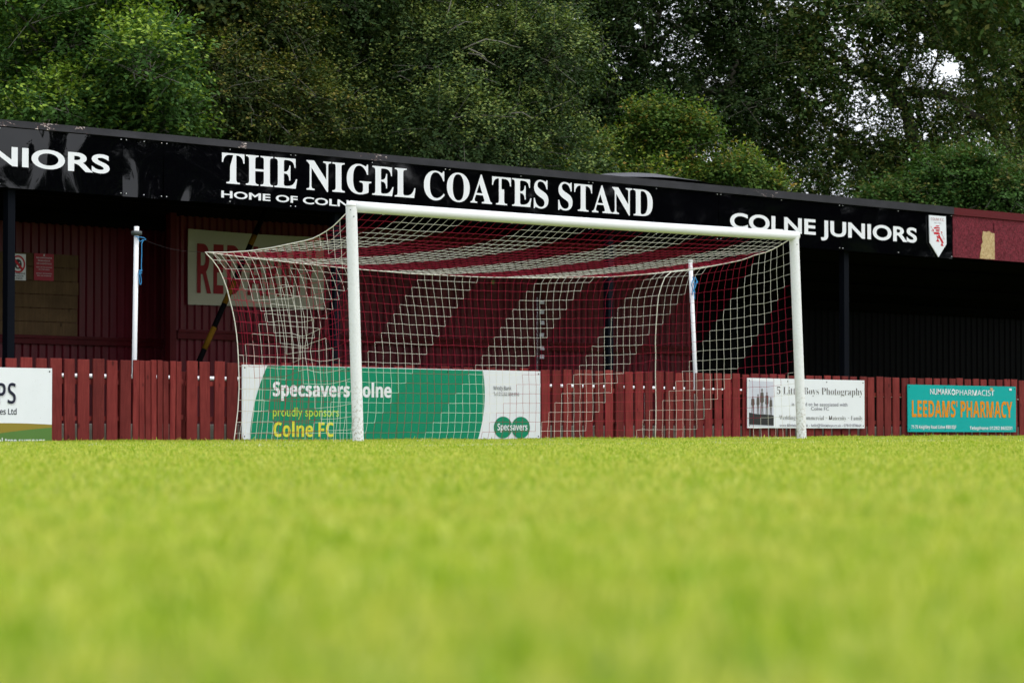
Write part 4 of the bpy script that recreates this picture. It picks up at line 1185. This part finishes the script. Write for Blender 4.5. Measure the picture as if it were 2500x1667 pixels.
# 3 tall grey-green tree in the middle
tw3 = [[(1129, 121, 47.6), (1160, 107, 47.5), (1186, 96.5, 47.5), (1225, 103, 47.4), (1250, 113, 47.5), (1275, 118, 47.6)], [(1087, 88, 47.8), (1100, 75, 47.8), (1135, 54, 47.8), (1152, 55, 47.7)], [(1143, 131, 47.6), (1170, 135, 47.5), (1190, 150, 47.5), (1225, 168, 47.5)], [(1147, 121, 47.5), (1178, 134, 47.4), (1188, 146, 47.4)],
       [(1143, 171, 47.6), (1180, 171, 47.5), (1203, 180, 47.6)], [(957, 192, 47.6), (978, 185, 47.5), (990, 192, 47.5), (1007, 202, 47.5)], [(1160, 361, 47), (1185, 348, 46.9), (1212, 332, 46.9)], [(1240, 278, 47.1), (1275, 275, 47), (1300, 290, 47)], [(1065, 167, 47.6), (1085, 150, 47.6)], [(1088, 52, 48), (1097, 20, 48), (1104, -10, 48)]]
tree('broadleaf_tree', 'tall grey-green tree with bare pale twigs above the middle of the main sign', 960, 49,
     [(780, 90, 49, 1.3, 1.1, 1.2), (900, 200, 48.5, 1.3, 1.0, 1.1), (1020, 90, 49, 1.4, 1.1, 1.2), (1130, 220, 48.5, 1.2, 0.9, 1.0), (840, 320, 48, 1.4, 0.7, 1.0), (1050, 330, 48, 1.5, 0.7, 1.0), (1180, 60, 49.5, 0.9, 0.8, 0.9), (1260, 330, 48.5, 1.0, 0.6, 0.8), (740, 220, 48.5, 0.9, 0.9, 0.9), (1180, 400, 47.5, 1.5, 0.5, 0.8), (1255, 120, 48.5, 0.7, 0.5, 0.7), (900, 30, 49.5, 1.3, 0.8, 1.2)],
     'grey', 8200, 28, 0.060, 0.35, 13, tipmat='greylit', tipf=0.7, per=1.4, rr=(0.42, 0.95), updir=0.1, twigs=tw3, high=[(950, -120, 49.5, 3.0, 1.4, 1.6)])
# 4 dark tree with deep shade and sky chinks
gc = np.random.default_rng(62)
g4 = [(1740, 200, 26, 18), (1405, 45, 12, 7), (1700, 95, 16, 10), (1612, 30, 14, 9)]+[(gc.uniform(1370, 1760), gc.uniform(0, 210), gc.uniform(3, 9), gc.uniform(3, 8)) for _ in range(70)]
tree('broadleaf_tree', 'dark shaded tree with white sky chinks behind the reddish-tipped shrub', 1480, 58,
     [(1360, 120, 58, 1.2, 1.3, 1.2), (1480, 130, 58, 1.3, 1.3, 1.2), (1600, 150, 58, 1.2, 1.2, 1.2), (1420, 300, 58, 1.3, 1.1, 1.2), (1560, 300, 58, 1.4, 1.0, 1.2), (1700, 60, 58.5, 1.1, 0.9, 1.1), (1330, 20, 58.5, 1.1, 0.9, 1.1), (1700, 280, 58, 1.2, 0.8, 1.1), (1520, 20, 59, 1.6, 0.7, 1.1), (1765, 90, 58.5, 0.8, 0.9, 0.8), (1735, 30, 58.5, 0.8, 0.7, 0.8), (1700, 150, 58.5, 0.7, 0.6, 0.7), (1735, 265, 58.5, 0.7, 0.5, 0.6), (1770, 290, 58.5, 0.7, 0.6, 0.7)],
     'dark', 5600, 26, 0.070, 0.3, 14, per=3.6, rr=(0.4, 0.8), gaps=g4,
     limbs=[([(1475, 480, 58), (1470, 300, 58), (1462, 150, 58), (1455, -60, 58)], 0.24, 0.12), ([(1538, 260, 58.2), (1545, 150, 58.2), (1600, 105, 58.2), (1660, 60, 58.2)], 0.11, 0.04), ([(1560, 150, 58.2), (1590, 60, 58.2), (1640, -30, 58)], 0.10, 0.04), ([(1722, 222, 58), (1765, 225, 58), (1782, 205, 58), (1788, 165, 58), (1800, 148, 58)], 0.05, 0.03)],
     high=[(1500, -130, 58.5, 3.2, 1.5, 1.6)], nlimb=20)
# 5 reddish tipped shrub
tree('garden_shrub', 'yellow-green shrub with reddish tips above the hump in the roof', 1600, 51,
     [(1560, 440, 51, 0.55, 0.35, 0.6), (1665, 420, 51, 0.5, 0.35, 0.6), (1490, 470, 50.5, 0.6, 0.25, 0.6), (1610, 370, 51, 0.3, 0.3, 0.3), (1592, 310, 51, 0.10, 0.16, 0.15), (1740, 465, 51, 0.5, 0.25, 0.6), (1620, 480, 50.5, 1.1, 0.3, 0.7), (1400, 455, 50.5, 0.5, 0.22, 0.5), (1450, 430, 50.5, 0.4, 0.25, 0.5), (1835, 475, 51, 0.45, 0.2, 0.5), (1780, 435, 51, 0.4, 0.28, 0.5), (1690, 350, 51, 0.12, 0.2, 0.2), (1530, 390, 51, 0.12, 0.2, 0.2)],
     'tip', 4600, 22, 0.070, 0.05, 15, tipmat='redtip', tipf=0.38, per=22, rr=(0.07, 0.26), updir=0.9, twig=(0.2, 0.65), cat='shrub', group='shrubs behind the stand', nlimb=10, trunk_r=0.1, shell=(0.2, 1.35))
# 6 big spreading tree on the right
g6 = [(2318, 170, 27, 24), (2285, 130, 11, 10), (2250, 90, 9, 14), (2000, 235, 10, 8), (2095, 315, 12, 8), (2232, 282, 10, 10), (2258, 330, 9, 12), (1960, 215, 8, 9), (2180, 235, 10, 8), (2130, 240, 10, 7), (2412, 380, 18, 14), (2370, 400, 10, 12), (2440, 70, 10, 9), (1768, 190, 16, 14)]
gc = np.random.default_rng(61)
g6 += [(gc.uniform(1760, 2500), gc.uniform(120, 480), gc.uniform(2.2, 7), gc.uniform(2.2, 6.5)) for _ in range(460)]
tree('broadleaf_tree', 'spreading tree with dark crooked limbs and open sky gaps at the right', 2240, 60,
     [(1900, 90, 59, 1.2, 1.1, 1.0), (2040, 90, 59, 1.2, 1.0, 1.0), (2160, 60, 59, 1.2, 0.9, 1.0), (1900, 270, 60, 1.2, 1.1, 0.9), (2040, 270, 60, 1.2, 1.0, 0.8), (2160, 340, 60, 1.2, 0.9, 0.8), (2000, 400, 60, 1.4, 0.7, 0.8), (2330, 60, 59.5, 1.1, 0.8, 0.9), (2280, 320, 60, 0.9, 0.7, 0.7), (2160, 190, 60, 1.0, 0.7, 0.7), (1830, 200, 59.5, 0.9, 1.0, 0.8), (1880, 400, 60, 1.0, 0.7, 0.8), (2400, 180, 60, 0.8, 0.7, 0.7), (2200, 440, 60, 1.6, 0.5, 0.8), (2380, 310, 60.5, 0.6, 0.5, 0.5), (2310, 420, 60, 0.6, 0.3, 0.6), (2420, 400, 61, 0.6, 0.4, 0.5), (1800, 320, 60, 0.7, 0.6, 0.6), (1880, 450, 59.5, 0.9, 0.35, 0.6), (1780, 110, 59.5, 0.6, 0.6, 0.6), (2080, 470, 59.5, 0.9, 0.3, 0.6)],
     'right', 7200, 26, 0.076, 0.35, 16, tipmat='righttip', tipf=0.4, per=3.4, rr=(0.3, 0.62), gaps=g6,
     limbs=[([(2237, 500, 60), (2237, 383, 60), (2226, 320, 60), (2212, 264, 60), (2185, 215, 60), (2155, 195, 60), (2110, 183, 60), (2082, 168, 60), (2030, 130, 59.6), (1983, 100, 59.4)], 0.16, 0.05), ([(2212, 264, 60), (2178, 250, 60), (2160, 215, 60)], 0.09, 0.05), ([(2182, 207, 60), (2200, 175, 60), (2215, 145, 60), (2228, 77, 60), (2226, 0, 60)], 0.08, 0.04), ([(2206, 226, 60), (2255, 228, 60), (2308, 230, 60), (2352, 264, 60.3), (2420, 320, 61), (2470, 400, 62)], 0.08, 0.10), ([(2228, 380, 60), (2248, 250, 60), (2275, 190, 60), (2292, 120, 60)], 0.05, 0.02)],
     high=[(2100, -130, 60, 3.6, 1.4, 1.5)], nlimb=30)
# 7 tree at the far right
tree('broadleaf_tree', 'dark trunked tree cut by the right edge of the picture', 2480, 63,
     [(2460, 90, 63, 1.1, 1.0, 1.0), (2480, 260, 62, 1.0, 1.0, 0.9), (2560, 160, 63, 1.4, 1.6, 1.2), (2390, 30, 63, 1.0, 0.7, 0.9), (2540, 380, 63, 1.2, 0.9, 1.0), (2420, 250, 62, 0.5, 0.7, 0.6), (2440, 330, 62, 0.6, 0.4, 0.6), (2340, 60, 62.5, 0.7, 0.5, 0.6)],
     'right', 3400, 26, 0.076, 0.35, 17, tipmat='righttip', tipf=0.4, per=3.6, rr=(0.35, 0.7), gaps=g6,
     limbs=[([(2500, 520, 63), (2490, 430, 63), (2470, 360, 63), (2420, 260, 63), (2385, 190, 63), (2350, 140, 63), (2300, 110, 63)], 0.2, 0.06), ([(2490, 420, 63), (2495, 250, 63), (2480, 60, 63)], 0.13, 0.06)],
     high=[(2500, -130, 63, 2.4, 1.4, 1.5)])
# 8 low green shrubs at the right
tree('garden_shrub', 'fresh green shrub above the maroon end of the fascia', 2380, 56,
     [(2330, 500, 56, 0.8, 0.35, 0.6), (2440, 490, 56, 0.8, 0.4, 0.6), (2240, 515, 56, 0.6, 0.22, 0.5), (2510, 520, 56, 0.7, 0.35, 0.6), (2385, 455, 56, 0.35, 0.25, 0.3), (2180, 520, 56, 0.5, 0.15, 0.4)],
     'bright', 3000, 24, 0.078, 0.25, 18, per=13, rr=(0.06, 0.42), updir=0.3, twig=(0.2, 0.7), shell=(0.1, 1.9), tipmat='righttip', tipf=0.3, cat='shrub', group='shrubs behind the stand', nlimb=10, trunk_r=0.1)
# 9-10 dark trees filling behind the left half
tree('broadleaf_tree', 'dark tree glimpsed behind the bright tree at the left edge', 200, 56,
     [(80, 150, 56, 2.2, 1.8, 1.2), (300, 150, 56, 2.2, 1.8, 1.2), (200, 330, 55, 2.6, 1.0, 1.2), (520, 200, 57, 1.6, 1.8, 1.2), (560, 340, 56, 1.8, 1.0, 1.2)],
     'dark', 5200, 26, 0.115, 0.3, 19, per=3.4, rr=(0.6, 1.0), gaps=[(150, 5, 40, 12), (690, 10, 25, 10)], high=[(300, -150, 56, 3.6, 1.2, 1.5)])
tree('broadleaf_tree', 'dark tree glimpsed behind the tall grey-green tree', 960, 60,
     [(760, 150, 60, 1.8, 1.8, 1.2), (940, 200, 60, 2.0, 1.8, 1.2), (1120, 200, 60, 2.0, 1.8, 1.2), (1280, 260, 60, 1.8, 1.4, 1.2), (900, 380, 59, 2.6, 0.9, 1.2), (1200, 400, 59, 2.4, 0.9, 1.2), (700, 330, 60, 1.6, 1.0, 1.2)],
     'dark', 6200, 26, 0.115, 0.3, 20, per=3.4, rr=(0.6, 1.0), high=[(1000, -150, 60, 3.8, 1.2, 1.5)])

# unseen woodland added and shaped so the glossy fascia mirrors dark, with sky at left
g = np.random.default_rng(33)
cl = []
for _ in range(260):
    az = R(g.uniform(37.6, 72)); d = g.uniform(46, 58)
    cl.append((d*math.sin(az)+0.5, 5-d*math.cos(az), g.uniform(0.5, 13.5), g.uniform(1.2, 2.4)))
for _ in range(90):
    az = R(g.uniform(20, 38)); d = g.uniform(50, 60)
    cl.append((d*math.sin(az)+0.5, 5-d*math.cos(az), g.uniform(0.3, 5.2), g.uniform(1.0, 1.8)))
V, _, _, _, _ = crown(np.array(cl), 7000, 12, 0.6, 0.2, (0.8, 1.6), 34)
tag(quads('woodland', V, LEAF['dark'], None), 'unseen dark woodland added for the dark reflection in the glossy fascia', 'woodland', kind='stuff')
